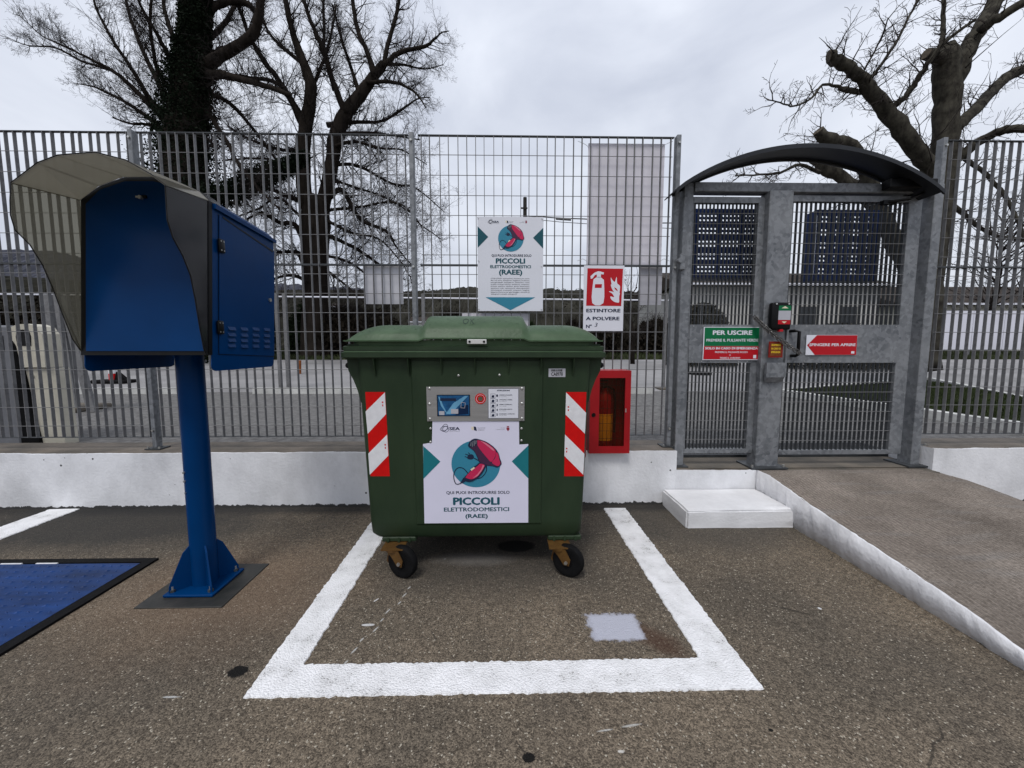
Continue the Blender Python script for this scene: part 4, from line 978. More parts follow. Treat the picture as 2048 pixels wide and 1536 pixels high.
# lid
def sstep(t): t = max(0, min(1, t)); return t*t*(3-2*t)
def rnd(t): t = max(0, min(1, t)); return math.sqrt(max(0, 1-(1-t)**2))
def lidz(x, y):
    dx = abs(x-XC)
    e = rnd((.648-dx)/.17); fy = rnd((y-2.068)/.20) if dx > .30 else rnd((y-2.068)/.24); by = rnd((3.09-y)/.5)
    c = sstep((.285-dx)/.035)
    return 1.288 + (.088*e*fy + c*(.012+.043*rnd((y-2.068)/.26)))*(.35+.65*by) + .004*math.sin(y*7)*e
def edge(x): return 1.287 + .012*sstep((.285-abs(x-XC))/.035)
def lp(u, v):
    x = XC-.648+1.296*u; y = 2.068+(3.07-2.068)*v**1.6
    if v == 0: return (x, 2.056, edge(x)+.0025)
    return (x, y, max(lidz(x, y), edge(x)+.003))
g = G().grid(lp, 96, 40)
# skirt of the lid
def edge(x): return 1.287 + .012*sstep((.285-abs(x-XC))/.035)
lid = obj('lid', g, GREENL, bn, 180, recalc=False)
g = G(); rr = []
for i in range(97):
    x = XC-.648+1.296*i/96; z = edge(x)
    rr.append([(x,2.052,z+.003),(x,2.052,z-.004),(x,2.09,z-.004),(x,2.09,z+.003)])
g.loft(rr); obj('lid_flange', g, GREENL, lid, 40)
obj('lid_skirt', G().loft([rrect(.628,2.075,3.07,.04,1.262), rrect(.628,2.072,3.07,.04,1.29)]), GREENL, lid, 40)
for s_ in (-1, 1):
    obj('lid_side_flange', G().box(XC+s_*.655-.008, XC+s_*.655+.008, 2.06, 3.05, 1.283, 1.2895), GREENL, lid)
x0 = P(934,675,Y=2.045).x; x1 = P(973,675,Y=2.045).x
pl_ = obj('lid_plate', G().cbox(x0, x1, 2.044, 2.0515, 1.270, 1.294, .002), mat('white_metal_plate', (.6,.6,.58), .4, .2, .1, 5), lid)
for q in (.13, .87): obj('screw', G().cyl((x0+(x1-x0)*q,2.041,1.282),(x0+(x1-x0)*q,2.0445,1.282),.006,10), BLACK, pl_)
t_ok = text('OK', Face((0,0,0)), 0, 1, 0, 1, mat('marker_ink', (.025,.045,.03), .6, 0, .1, 5), lid, 0, -.012, name='handwriting')
for v in t_ok.data.vertices:
    w_ = v.co + base_of(lid); x = P(928,650,Y=2.2).x + (P(952,650,Y=2.2).x-P(928,650,Y=2.2).x)*w_.x; y = 2.105 + .055*w_.z
    v.co = Vector((x, y, lidz(x, y)+.0015)) - base_of(lid)
# rain drops on the lid
g = G()
for i in range(420):
    x = XC+random.uniform(-.6,.6); y = 2.1+.6*random.random()**1.5; r_ = random.uniform(.0015,.004); z = lidz(x, y)
    g.add([(x+r_*math.cos(k*1.047), y+r_*math.sin(k*1.047), z) for k in range(6)]+[(x,y,z+r_*.6)], [(k,(k+1)%6,6) for k in range(6)])
tag(obj('rain_drops', g, mat('water_drops', (.05,.09,.05), .05, 0, .1, 5, spec=.8), lid), kind='stuff')

# control panel, on the front
def quad(fc, x0, y0, x1, y1):
    a0, b0 = fc.hit(x0, y1); a1, b1 = fc.hit(x1, y0); return a0, a1, b0, b1
FBx = Face(FB.o, FB.u, FB.v)
def slab(fc, a0, a1, b0, b1, c0, c1, name, m, parent, bev=0):
    g = G().prism([fc.pt(a0,b0,c0), fc.pt(a1,b0,c0), fc.pt(a1,b1,c0), fc.pt(a0,b1,c0)], fc.n*(c1-c0)); return obj(name, g, m, parent)
a0, a1, b0, b1 = quad(FB, 855, 773, 1049, 842)
cpn = slab(FB, a0, a1, b0, b1, .0, .005, 'control_panel', STAINLESS, bn)
FP_ = Face(FB.pt(0,0,.005), FB.u, FB.v)
s0, s1, t0, t1 = quad(FB, 875, 789, 940, 832)
slab(FP_, s0, s1, t0, t1, 0, .0015, 'screen_bezel', BLACK, cpn)
scr = slab(FP_, s0+.004, s1-.004, t0+.004, t1-.004, .0016, .002, 'screen', mat('screen_blue', (.01,.05,.13), .15, 0, .8, 30, col2=(.02,.11,.26)), cpn)
sw, sh = s1-s0, t1-t0
def scq(pts, m, nm, c=.0022): return poly_on(FP_, [(s0+x*sw, t0+y*sh) for x, y in pts], m, scr, c, nm)
scq([(.25,.1),(.4,.1),(.95,.95),(.85,.95),(.5,.62)], mat('screen_pale', (.13,.33,.5), .2, 0, .2, 20), 'screen_streak')
scq([(.05,.9),(.12,.5),(.25,.2),(.3,.15),(.2,.45),(.09,.9)], mat('screen_pale', (0,0,0)), 'screen_streak')
scq([(.55,.06),(.95,.1),(.95,.55),(.7,.45)], mat('screen_dark', (.006,.02,.06), .2, 0, .2, 20), 'screen_field')
scq([(.1,.72),(.58,.72),(.58,.84),(.1,.84)], NAVY, 'screen_bar', .0026)
scq([(.06,.06),(.22,.06),(.22,.24),(.06,.24)], PALEGREY, 'screen_button', .0026)
scq([(.42,.12),(.64,.12),(.64,.34),(.42,.34)], PALEGREY, 'screen_button', .0026)
g = G()
for q in line2d([(s0+.72*sw,t0+.4*sh),(s0+.72*sw+.02,t0+.38*sh),(s0+.86*sw+.0,t0+.62*sh),(s0+.74*sw,t0+.66*sh),(s0+.72*sw,t0+.4*sh)], .002): g.prism([FP_.pt(x,y,.0026) for x, y in q], FP_.n*.0003)
obj('screen_card', g, PALEGREY, scr)
rc = FB.hit(961, 797)
def ring(fc, cx, cy, r0, r1, c, th, n=36):
    g = G(); o = [[fc.pt(cx+r*math.cos(2*math.pi*k/n), cy+r*math.sin(2*math.pi*k/n), cc) for k in range(n)] for r, cc in ((r0,c),(r1,c),(r1,c+th),(r0,c+th))]
    return g.loft(o+[o[0]], cap=False)
obj('button_ring', ring(FP_, *rc, .013, .0285, 0, .002), REDR, cpn)
obj('button_ring_print', ring(FP_, *rc, .0205, .0222, .0022, .0003), WHITE, cpn)
obj('reader', G().cyl(FP_.pt(*rc, 0), FP_.pt(*rc, .004), .0125, 20), mat('brass_reader', (.2,.17,.12), .4, .6, .3, 40), cpn)
q0, q1, w0_, w1_ = quad(FB, 976, 776, 1038, 837)
slab(FP_, q0, q1, w0_, w1_, 0, .0012, 'sheet_frame', GREYP, cpn); ish = slab(FP_, q0+.004, q1-.004, w0_+.004, w1_-.004, .0013, .0018, 'instruction_sheet', WHITE, cpn)
qw, qh = q1-q0, w1_-w0_
def it(s_, xa, xb, yb, h, bo=.02, m=NAVY): text(s_, FP_, q0+xa*qw, q0+xb*qw, w0_+yb*qh, h*qh, m, ish, .0022, bo)
it('ISTRUZIONI', .3, .7, .905, .045, .045)
for i, (a_, b_) in enumerate((('PREMERE IL PULSANTE','per accendere'),('AVVICINARE LA TESSERA','al lettore'),('APRIRE IL COPERCHIO','con la maniglia'),('INTRODURRE IL RIFIUTO','nel cassetto'),('RICHIUDERE IL COPERCHIO','fino allo scatto'))):
    y = .735-i*.155
    it(str(i+1), .27, .325, y-.01, .075, .03); it(a_, .37, .78 if i < 4 else .86, y+.03, .03, .03); it(b_, .37, .6, y-.015, .022, .01, GREYP)
    g = G()
    bx = [(q0+.09*qw, w0_+(y-.05)*qh), (q0+.24*qw, w0_+(y-.05)*qh), (q0+.24*qw, w0_+(y+.085)*qh), (q0+.09*qw, w0_+(y+.085)*qh)]
    for q in line2d(bx+bx[:1], .0008): g.prism([FP_.pt(u_,v_,.0022) for u_,v_ in q], FP_.n*.0003)
    g.prism([FP_.pt(q0+u_*qw, w0_+(y+v_)*qh, .0022) for u_, v_ in ((.12,-.035),(.20,-.035),(.21,.03),(.17,.045+.01*(i%2)),(.13,.03))], FP_.n*.0003)
    obj('step_icon', g, NAVY, ish)
def screw_at(fc, px_, py_, parent, r=.0055, c=0):
    a, b = fc.hit(px_, py_); o = obj('screw', G().loft([[fc.pt(a+rr_*math.cos(k*math.pi/6), b+rr_*math.sin(k*math.pi/6), cc) for k in range(12)] for rr_, cc in ((r,c),(r*.85,c+.003),(r*.3,c+.0042))]), SCREW, parent, 60); return o
for px_, py_ in ((859,777),(859,808),(860,838),(1044,777),(1044,807),(1044,837)): screw_at(FP_, px_, py_, cpn, .008)
for px_, py_ in ((861,857),(861,884),(1043,857),(1043,881),(917,751),(999,750)): screw_at(FB, px_, py_, bn, .007)

# poster on the container: notched outline
pw = [FB.hit(*q) for q in ((865,842.5),(1038,842.5),(1038.5,889),(1056.5,888),(1056.5,1045),(849,1046.5),(846,888),(864,885))]
pst = obj('poster', FB.flat(pw, .0004, .0006), WHITEV, bn)
FQ = Face(FB.pt(0,0,.001), FB.u, FB.v)
S_ = 1331/260
def D(x, y): return FB.hit(820+x/S_, 760+y/S_)
cx, cy = D(675, 860); rr_ = D(925, 860)[0]-cx
dryer(FQ, cx, cy, rr_, pst, .0002)
poly_on(FQ, [D(136,675), D(312,835), D(138,1012)], TEAL, pst, .0002, 'side_triangle')
poly_on(FQ, [D(1212,668), D(1042,832), D(1212,1008)], TEAL, pst, .0002, 'side_triangle')
o0 = D(0, 0); s1_ = (D(1000,500)[0]-D(0,500)[0])/1000
logos(FQ, D(0,500)[0], D(0,500)[1]+500*s1_, s1_, pst, .0002)
def pt_(s_, xa, xb, yb, h, m, bo):
    a_, b_ = D(xa, yb); a2, _ = D(xb, yb); text(s_, FQ, a_, a2, b_, h*s1_, m, pst, .0006, bo)
pt_('QUI PUOI INTRODURRE SOLO', 372, 1020, 1168, 34, NAVY, .018)
pt_('PICCOLI', 441, 918, 1280, 88, mat('teal_lettering', (.012,.085,.12), .45, 0, .03, 6), .045)
pt_('ELETTRODOMESTICI', 348, 1015, 1346, 46, TEALD, .025)
pt_('(RAEE)', 567, 797, 1412, 46, TEALD, .03)
# barcode label
a0, a1, b0, b1 = quad(FB0, 1097, 737, 1131, 754)
bl = slab(FB0, a0, a1, b0, b1, .001, .0016, 'barcode_label', PALEGREY, bn)
text('CA8978', FB0, a0+.014, a1-.014, b0+.006, .02, BLACK, bl, .0019, .02)
g = G(); x = a0+.014
while x < a1-.016:
    w_ = random.choice((.0012,.0022,.003)); g.prism([FB0.pt(x,b0+.029,.0018),FB0.pt(x+w_,b0+.029,.0018),FB0.pt(x+w_,b1-.004,.0018),FB0.pt(x,b1-.004,.0018)], FB0.n*.0002); x += w_+random.choice((.001,.002))
obj('barcode', g, BLACK, bl)
# striped reflective tapes on both corners
def tape(c, lines, flip):
    # c: tl,tr,br,bl pixels ; lines: pairs of (left,right) heights of the white bands
    h4 = [FB0.hit(*q) for q in c]
    tp = obj('reflective_tape', FB0.flat(h4, .0005, .0006), REDR, bn)
    for l0, r0_, l1, r1_ in lines:
        g = G().prism([FB0.pt(*FB0.hit(*q), .0013) for q in (l0, r0_, r1_, l1)], FB0.n*.0003); w_ = obj('white_stripe', g, WHITER, tp)
    return tp
z2 = lambda x, y: (660+x/2.648, 600+y/2.648)
t1 = tape([z2(187,487), z2(292,487), z2(317,933), z2(215,933)], [(z2(189,590), z2(291,489), z2(200,708), z2(297,604)), (z2(203,813), z2(303,712), z2(211,925), z2(309,824))], 0)
t2 = tape([z2(1250,487), z2(1358,487), z2(1342,933), z2(1240,933)], [(z2(1250,489), z2(1356,597), z2(1247,606), z2(1350,708)), (z2(1244,712), z2(1347,814), z2(1241,825), z2(1341,925))], 1)
for tpar, pts_ in ((t1, ((279,545),(293,770))), (t2, ((1262,570),(1253,790)))):
    for q in pts_:
        a, b = FB0.hit(*z2(*q)); obj('approval_mark', G().prism([FB0.pt(a+u_,b+v_,.0018) for u_,v_ in ((-.003,-.018),(.003,-.018),(.003,-.008),(-.003,-.008))], FB0.n*.0002)
            .prism([FB0.pt(a+u_,b+v_,.0018) for u_,v_ in ((-.004,.0),(.004,.0),(.004,.008),(-.004,.008))], FB0.n*.0002), REDR, tpar)
for s_ in (-1, 1):
    xx = XC+s_*.598
    tp = obj('side_tape', G().prism([(xx+s_*.0100,2.15,1.02),(xx+s_*.0100,2.29,1.02),(xx+s_*.0045,2.30,.585),(xx+s_*.0045,2.18,.585)], (s_*.001,0,0)), WHITER, bn)
    for k in range(2): obj('red_stripe', G().prism([(xx+s_*(.0115-.003*k),2.17,.95-.2*k),(xx+s_*(.0115-.003*k),2.28,.86-.2*k),(xx+s_*(.0110-.003*k),2.28,.76-.2*k),(xx+s_*(.0110-.003*k),2.17,.85-.2*k)], (s_*.0012,0,0)), REDR, tp)

# ------------------------------------------------------------------ blue kiosk on a post
KX, KY = -1.585, 2.03
kk = thing('kiosk', (KX, KY, 0), 'blue metal terminal with smoked hood standing on a round blue post', 'kiosk')
obj('ground_plate', G().cbox(-1.785,-1.365,1.853,2.245,-.01,.006,.002), mat('dark_wet_steel', (.025,.027,.026), .4, .2, .5, 9, .1, 60, col2=(.05,.048,.044)), kk)
obj('foot_plate', G().cbox(-1.708,-1.462,1.925,2.175,.0075,.021,.003), BLUE, kk)
for x, y in ((-1.68,1.955),(-1.49,1.955),(-1.68,2.145),(-1.49,2.145)):
    bo = obj('anchor_bolt', G().cyl((x,y,.021),(x,y,.033),.013,6), DARKSTEEL, kk); obj('bolt_end', G().cyl((x,y,.033),(x,y,.05),.006,8), SCREW, bo)
obj('post', G().cyl((KX,2.05,.021),(KX,2.05,1.25),.0585,40), BLUE, kk, 40)
for a_ in (45, 135, 225, 315):
    d = Vector((math.cos(R(a_)), math.sin(R(a_)), 0)); nrm = Vector((-d.y, d.x, 0)); c0 = Vector((KX,2.05,.021))
    obj('stiffener', G().prism([c0+d*.057-nrm*.004, c0+d*.15-nrm*.004, c0+d*.148-nrm*.004+Vector((0,0,.03)), c0+d*.085-nrm*.004+Vector((0,0,.185)), c0+d*.057-nrm*.004+Vector((0,0,.215))], nrm*.008), BLUE, kk)
for z in (.58, .625, .52):
    obj('rivet', G().cyl((KX-.028,2.05-.051,z),(KX-.029,2.05-.058,z),.0055 if z > .55 else .003,8), SCREW, kk)
XL, XR, YFc = -1.831, -1.283, 1.772
def lean(g):   # the cabinet leans back a little
    g.v = [(x, y+(z-1.22)*.09, z) for x, y, z in g.v]; return g
kz = lambda px_, py_, X: P(px_, py_, X=X)
# arch profile from left shoulder to right shoulder
AR = [(XL,1.885),(XL+.085,1.945),(XL+.19,1.983),(XL+.31,1.985),(XL+.425,1.960),(XL+.51,1.922),(XR,1.885)]
ZBt = 1.225
def arched(x_in, z_in, y, zb): return [(XL+x_in, y, zb)] + [(min(max(x, XL+x_in), XR-x_in), y, z-z_in) for x, z in AR] + [(XR-x_in, y, zb)]
# cabinet shell: roof + sides
g = G()
for (x0_, z0_), (x1_, z1_) in zip(AR[:-1], AR[1:]):
    g.prism([(x0_,YFc,z0_),(x1_,YFc,z1_),(x1_,YFc,z1_-.004),(x0_,YFc,z0_-.004)], (0,.50,-.035))
hs = obj('roof', lean(g), BLUE, kk)
ZS = 1.885
def side_prof(x):
    r_ = .028; y0, y1, zb = YFc+.012, 2.258, 1.148
    pts = [(y0,1.882),(y0,zb+r_)] + [(y0+r_-r_*math.cos(q), zb+r_-r_*math.sin(q)) for q in (.4,.8,1.2,1.57)] + [(y1-r_+r_*math.sin(q), zb+r_-r_*math.cos(q)) for q in (0,.4,.8,1.2,1.57)] + [(y1,1.845)]
    return [(x, y, z) for y, z in pts]
obj('side_panel', lean(G().prism(side_prof(XL), (.004,0,0))), BLUE, kk)
sp_ = obj('side_panel', lean(G().prism(side_prof(XR-.004), (.004,0,0))), BLUE, kk)
obj('back_panel', lean(G().box(XL+.005, XR-.005, 2.248, 2.254, ZBt, 1.84)), BLUE, kk)
obj('bottom_panel', G().box(XL+.005, XR-.005, YFc+.014, 2.246, ZBt, ZBt+.004), mat('shaded_underside_blue', (.003,.01,.04), .5, 0, .2, 4), kk)  # darker copy of the cabinet blue, underside shade put into the colour
obj('gasket', lean(G().prism(arched(.001, .0, YFc-.003, ZBt-.006), (0,.014,0))), BLACK, kk)
frp = obj('front_panel', lean(G().prism([(x+(.026 if i in (0,1) else 0), y, z+(.016 if i in (0,) or i == len(AR)+1 else 0)) for i, (x, y, z) in enumerate(arched(.001, .016, YFc-.0075, ZBt-.004))], (0,.004,0))), BLUE, kk)
lk_ = P(284, 396, Y=YFc+.052); YFk = YFc+.058
obj('lock', G().cyl((lk_.x,YFk-.02,lk_.z),(lk_.x,YFk-.006,lk_.z),.008,12).box(lk_.x-.014,lk_.x+.004,YFk-.022,YFk-.016,lk_.z-.004,lk_.z+.004), SCREW, frp)
obj('lock_recess', G().box(lk_.x,lk_.x+.022,YFk-.012,YFk-.006,lk_.z-.002,lk_.z+.01), BLACK, frp)
# hood: faceted smoked sheet
near = [kz(22,365,XL)] + [P(px_, py_, Y=1.505) for px_, py_ in ((75,325),(115,310),(190,304),(252,320),(300,347))] + [kz(331,370,XR)]
g = G()
for i in range(6):
    a_, b_ = near[i], near[i+1]; c_, d_ = Vector((AR[i+1][0], YFc+.055, AR[i+1][1]+.004)), Vector((AR[i][0], YFc+.055, AR[i][1]+.004))
    g.prism([a_, b_, c_, d_], (0,0,-.004))
hood = obj('hood', g, sheet_mat('smoked_polycarbonate_top', (.44,.42,.36), .12, .5, (.7,.69,.64)), kk)
g = G().tube([tuple(v) for v in near], .0022, 5); obj('hood_edge', g, BLACK, hood)
lpx = [(22,365),(20,400),(21,430),(30,460),(60,490),(85,530),(105,575),(125,628),(145,678),(158,697),(163,703)]
rpx = [(331,370),(333,405),(335,440),(346,475),(366,512),(381,550),(391,600),(400,655),(408,698),(413,711)]
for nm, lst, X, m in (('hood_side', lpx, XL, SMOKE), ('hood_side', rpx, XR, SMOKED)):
    pts = [kz(a, b, X) for a, b in lst]
    pr = [tuple(p_) for p_ in pts] + [(X, YFc-.004, pts[-1].z-.0), (X, YFc+.056, 1.887)]
    sd_ = obj(nm, G().prism(pr, (.004 if X == XL else -.004, 0, 0)), m, kk)
    obj('hood_edge', G().tube([tuple(p_) for p_ in pts], .0022, 5), BLACK, sd_)
# rear part of the hood overlapping the cabinet roof
g = G()
for (x0_, z0_), (x1_, z1_) in zip(AR[:-1], AR[1:]):
    g.prism([(x0_,YFc-.004,z0_+.006),(x1_,YFc-.004,z1_+.006),(x1_,YFc-.004,z1_+.002),(x0_,YFc-.004,z0_+.002)], (0,.09,-.004))
obj('hood_rear_strip', lean(g), SMOKED, kk)
obj('side_trim', lean(G().box(XR+.0005,XR+.003,YFc-.01,YFc+.012,1.22,1.885)), BLACK, kk)
# door in the right side
XD = XR+.0012
dq = [kz(437,430,XR), kz(547,503,XR), kz(547,712,XR), kz(437,708,XR)]
dd = [(XR+.0006, p_.y, p_.z) for p_ in dq]
obj('door_gap', G().prism([(XR+.0002, y+(-.003 if i in (0,3) else .003), z+(.003 if i < 2 else -.003)) for i, (x, y, z) in enumerate(dd)], (.0006,0,0)), BLACK, sp_)
door_ = obj('door', G().prism([(XR+.001, y, z) for x, y, z in dd], (.0035,0,0)), BLUE, kk)
for px_, py_ in ((440,492),(438,655)):
    c_ = kz(px_, py_, XR+.004)
    h_ = obj('hinge', G().cbox(XR+.0046, XR+.016, c_.y-.018, c_.y+.018, c_.z-.03, c_.z+.03, .004, 2), BLACK, door_, 60)
    for dy in (-.009,.009):
        for dz in (-.02,.02): obj('screw', G().cyl((XR+.0155,c_.y+dy,c_.z+dz),(XR+.0175,c_.y+dy,c_.z+dz),.0032,6), SCREW, kk)
c_ = kz(539,600,XR+.005); obj('door_lock', G().cyl((XR+.0046,c_.y,c_.z),(XR+.012,c_.y,c_.z),.010,14), SCREW, door_)
for i in range(4):
    for j in range(4):
        c_ = kz((463,488,511,533)[i], (656,668,679,690)[j]+(2,3,3,4)[i], XR+.0046)
        obj('louvre', G().add([(XR+.0046,c_.y-.027,c_.z-.006),(XR+.0046,c_.y+.027,c_.z-.006),(XR+.0046,c_.y+.027,c_.z+.010),(XR+.0046,c_.y-.027,c_.z+.010),(XR+.013,c_.y-.023,c_.z-.006),(XR+.013,c_.y+.023,c_.z-.006)],
            [(0,3,2,1),(0,4,3),(1,2,5),(3,4,5,2),(0,1,5,4)]), BLUE, door_)
q0_, q1_ = kz(440,433,XR), kz(548,505,XR)
obj('grimy_seal', G().prism([(XR+.005,q0_.y+.01,q0_.z-.004),(XR+.005,q1_.y-.02,q1_.z-.004),(XR+.005,q1_.y-.02,q1_.z+.004),(XR+.005,q0_.y+.08,q0_.z-.016+.006),(XR+.005,q0_.y+.01,q0_.z+.004)], (.0015,0,0)), BLACK, door_)
obj('roof_lip', lean(G().prism([(XR+.0005,YFc+.02,1.862),(XR+.0005,2.266,1.832),(XR+.0005,2.266,1.848),(XR+.0005,YFc+.02,1.884)], (.012,0,0))), BLUE, kk)

# ------------------------------------------------------------------ beyond the fence
def kpm(Y): return F/Y
def kerb(pts, label, h=.12, w=.14, m=None):
    g = G(); rings = []
    P3 = [Vector((*p_, terrain_z(*p_))) for p_ in pts]; den = []
    for a_, b_ in zip(P3[:-1], P3[1:]):
        n = max(2, int((b_-a_).length/.5)); den += [a_.lerp(b_, i/n) for i in range(n)]
    den.append(P3[-1])
    for i, p_ in enumerate(den):
        d = (den[min(i+1, len(den)-1)] - den[max(0, i-1)]).normalized(); nr = Vector((-d.y, d.x, 0)); hh = h+random.uniform(-.006,.006)
        rings.append([p_+nr*w/2+Vector((0,0,-.03)), p_+nr*w/2+Vector((0,0,hh)), p_-nr*w/2+Vector((0,0,hh)), p_-nr*w/2+Vector((0,0,-.03))])
    g.loft(rings); return tag(obj('kerb', g, m or mat('whitewashed_kerb', (.5,.5,.48), .8, 0, .3, 3, .3, 20)), label, 'kerb')
kerb([(-12,8.75),(-6.8,8.7)], 'low pale kerb across the yard behind the blue kiosk')
kerb([(-5.4,8.7),(3.2,8.55)], 'long low pale kerb across the yard behind the green container')
kerb([(5.75,8.3),(5.92,6.2),(6.0,3.9)], 'white kerb of the grass island, running towards the right fence')
isl = [(6.07,3.9),(6.0,6.2),(5.85,8.3),(11.6,10.7),(9.3,6.9),(8.4,3.9)]
struct('grass_island', G().prism([(x,y,ZO-.02) for x,y in isl], (0,0,.10)), mat('island_turf', (.028,.036,.014), .95, 0, .5, 4, .6, 30, col2=(.03,.03,.018)))
kerb([(5.85,8.42),(11.7,10.85),(9.45,6.9),(8.6,3.9)], 'thin white kerb on the far side of the grass island', .09, .10)
def inside(x, y, poly):
    c = False; j = len(poly)-1
    for i in range(len(poly)):
        (xi, yi), (xj, yj) = poly[i], poly[j]
        if (yi > y) != (yj > y) and x < (xj-xi)*(y-yi)/(yj-yi)+xi: c = not c
        j = i
    return c
def blades(name, n, sampler, h, m, w=.012):
    g = G()
    for _ in range(n):
        x, y, z = sampler(); a = random.uniform(0, 6.28); hh = h*random.uniform(.4, 1.2); lx, ly = random.uniform(-.5,.5)*hh, random.uniform(-.5,.5)*hh
        g.add([(x-math.cos(a)*w, y-math.sin(a)*w, z), (x+math.cos(a)*w, y+math.sin(a)*w, z), (x+lx, y+ly, z+hh)], [(0,1,2)])
    return tag(obj(name, g, m, recalc=False), kind='stuff')
def s_isl():
    while True:
        x, y = random.uniform(5.9,11.5), random.uniform(3.9,10.7)
        if inside(x, y, isl): return x, y, ZO+.08
blades('grass', 26000, s_isl, .05, GRASS)
blades('verge_grass', 30000, lambda: (lambda x, y: (x, y, terrain_z(x, y)))(random.uniform(-32,32), 18.2+9*random.random()**2), .22, mat('verge_blades', (.04,.05,.02), .9, 0, .5, .4), .03)

# red and white marker post lying with its black base on the road
bx, by = P(229,768,z=.32).x, P(229,768,z=.32).y
mk = thing('marker_post', (bx, by, terrain_z(bx,by)), 'short red and white banded marker post with black base on the road behind the fence', 'bollard')
z0 = terrain_z(bx, by)
obj('base', G().cbox(bx-.45, bx+.45, by-.2, by+.2, z0, z0+.09, .03).prism([(bx+.1,by-.1,z0+.09),(bx+.4,by-.1,z0+.09),(bx+.16,by-.1,z0+.3)], (0,.1,0)), RUBBER, mk)
for i in range(5): obj('band', G().cyl((bx,by,z0+.09+i*.16),(bx,by,z0+.25+i*.16),.1,14), REDR if i % 2 == 0 else WHITER, mk, 60)
bx, by = P(600,757,z=.3).x, P(600,757,z=.3).y
obj_ = tag(obj('marker_post', G().cyl((bx,by,terrain_z(bx,by)),(bx+.02,by,terrain_z(bx,by)+.42),.045,8), mat('rusty_orange', (.22,.07,.02), .8, 0, .5, 12)), 'short rusty orange post stub on the road left of the container', 'bollard')

# cream terminal column and grey cabinet close behind the fence
tx0, tx1 = -4.62, -4.30; ty = 4.05
tm = thing('terminal_column', (-4.45, ty, ZO), 'rounded cream column with a black opening behind the left end of the fence', 'terminal')
def pill(cx, y0, y1, z, hw): return [(cx-hw,y0+.03,z),(cx-hw*.6,y0,z),(cx+hw*.6,y0,z),(cx+hw,y0+.03,z),(cx+hw,y1,z),(cx-hw,y1,z)]
cxm = P(66, 760, Y=ty).x
obj('lower_housing', G().loft([pill(cxm+.03,ty,ty+.16,z,hw) for z,hw in ((ZO,.19),(ZO+.5,.175),(ZO+.78,.165))]), CREAMP, tm, 40)
pr_ = [(-.165,.0),(.165,.0),(.172,.2),(.165,.33),(.12,.40),(.04,.425),(-.06,.42),(-.13,.39),(-.165,.3)]
obj('head', G().prism([(cxm+x, ty-.03, ZO+.79+z) for x, z in pr_], (0,.16,0)), CREAMP, tm)
obj('opening', G().prism([(cxm-.01+x, ty-.034, ZO+1.0+z) for x, z in ((-.065,0),(.065,0),(.072,.09),(.06,.15),(0,.16),(-.06,.15),(-.072,.09))], (0,.003,0)), BLACK, tm)
obj('key_lock', G().cyl((cxm,ty-.01,ZO+.70),(cxm,ty+.01,ZO+.70),.02,12), SCREW, tm)
gc = thing('grey_cabinet', (-4.95, 4.1, ZO), 'grey metal cabinet beside the cream column at the left edge', 'cabinet')
gx = P(22,700,Y=4.0).x
obj('housing', G().cbox(gx-.5, gx, 4.0, 4.3, ZO, ZO+1.2, .02), mat('grey_cabinet_paint', (.16,.165,.18), .5, .1, .2, 3), gc)
obj('vent', G().box(gx-.16, gx-.06, 3.994, 3.999, ZO+.95, ZO+1.1), BLACK, gc)
obj('dark_side', G().prism([(gx+.002,4.0,ZO),(gx+.16,4.02,ZO),(gx+.03,4.02,ZO+1.0),(gx+.002,4.0,ZO+1.05)], (0,.2,0)), RUBBER, gc)
# leaning grey barrier boards
bb = thing('barrier', (P(120,790,Y=6.2).x, 6.2, ZO), 'grey leaning barrier boards between the cream column and the kiosk hood', 'barrier')
for (xa, ya), (xb, yb) in (((92,588),(125,790)),((112,588),(150,790)),((122,592),(185,790))):
    p_, q = P(xa, ya, Y=6.2), P(xb, yb, Y=6.2)
    obj('board', G().prism([(p_.x-.05,6.2,p_.z),(p_.x+.05,6.2,p_.z),(q.x+.06,6.15,ZO+.02),(q.x-.06,6.15,ZO+.02)], (0,.05,0)), GALVF, bb)
obj('foot', G().cbox(P(105,790,Y=6.5).x, P(200,790,Y=6.5).x, 6.1, 6.7, ZO, ZO+.08, .02), CONC, bb)

# white height-limit bar on double posts
hb = thing('height_barrier', (0, 9.3, ZO), 'long thin white rail carried on thin grey double posts across the yard beyond the fence', 'rail')
l_, r_ = P(-40,588,Y=9.3), P(1345,601,Y=9.3)
obj('bar', G().tube([tuple(l_), tuple(P(640,594,Y=9.3)), tuple(r_)], .017, 8), WHITE, hb)
for px_ in (93, 560, 838, 1340):
    q = P(px_, 593, Y=9.3); zz = terrain_z(q.x, 9.3)
    for dx in (-.09, .09): obj('post', G().cbox(q.x+dx-.035, q.x+dx+.035, 9.27, 9.33, zz, q.z+.06, .006), GALVF, hb)
    obj('foot', G().box(q.x-.22, q.x+.22, 9.1, 9.5, zz, zz+.04), CONC, hb)
# lamp-post foot seen through the gate
q = P(1398, 757, z=.3); lpz = thing('sign_foot', (q.x, q.y, terrain_z(q.x,q.y)), 'round dark foot with a short thin post, on the road seen through the gate', 'post foot')
obj('foot', G().cyl((q.x,q.y,terrain_z(q.x,q.y)),(q.x,q.y,terrain_z(q.x,q.y)+.07),.36,20), RUBBER, lpz)
obj('pole', G().cyl((q.x,q.y,terrain_z(q.x,q.y)+.07),(q.x,q.y,terrain_z(q.x,q.y)+2.2),.04,8), GALVF, lpz)

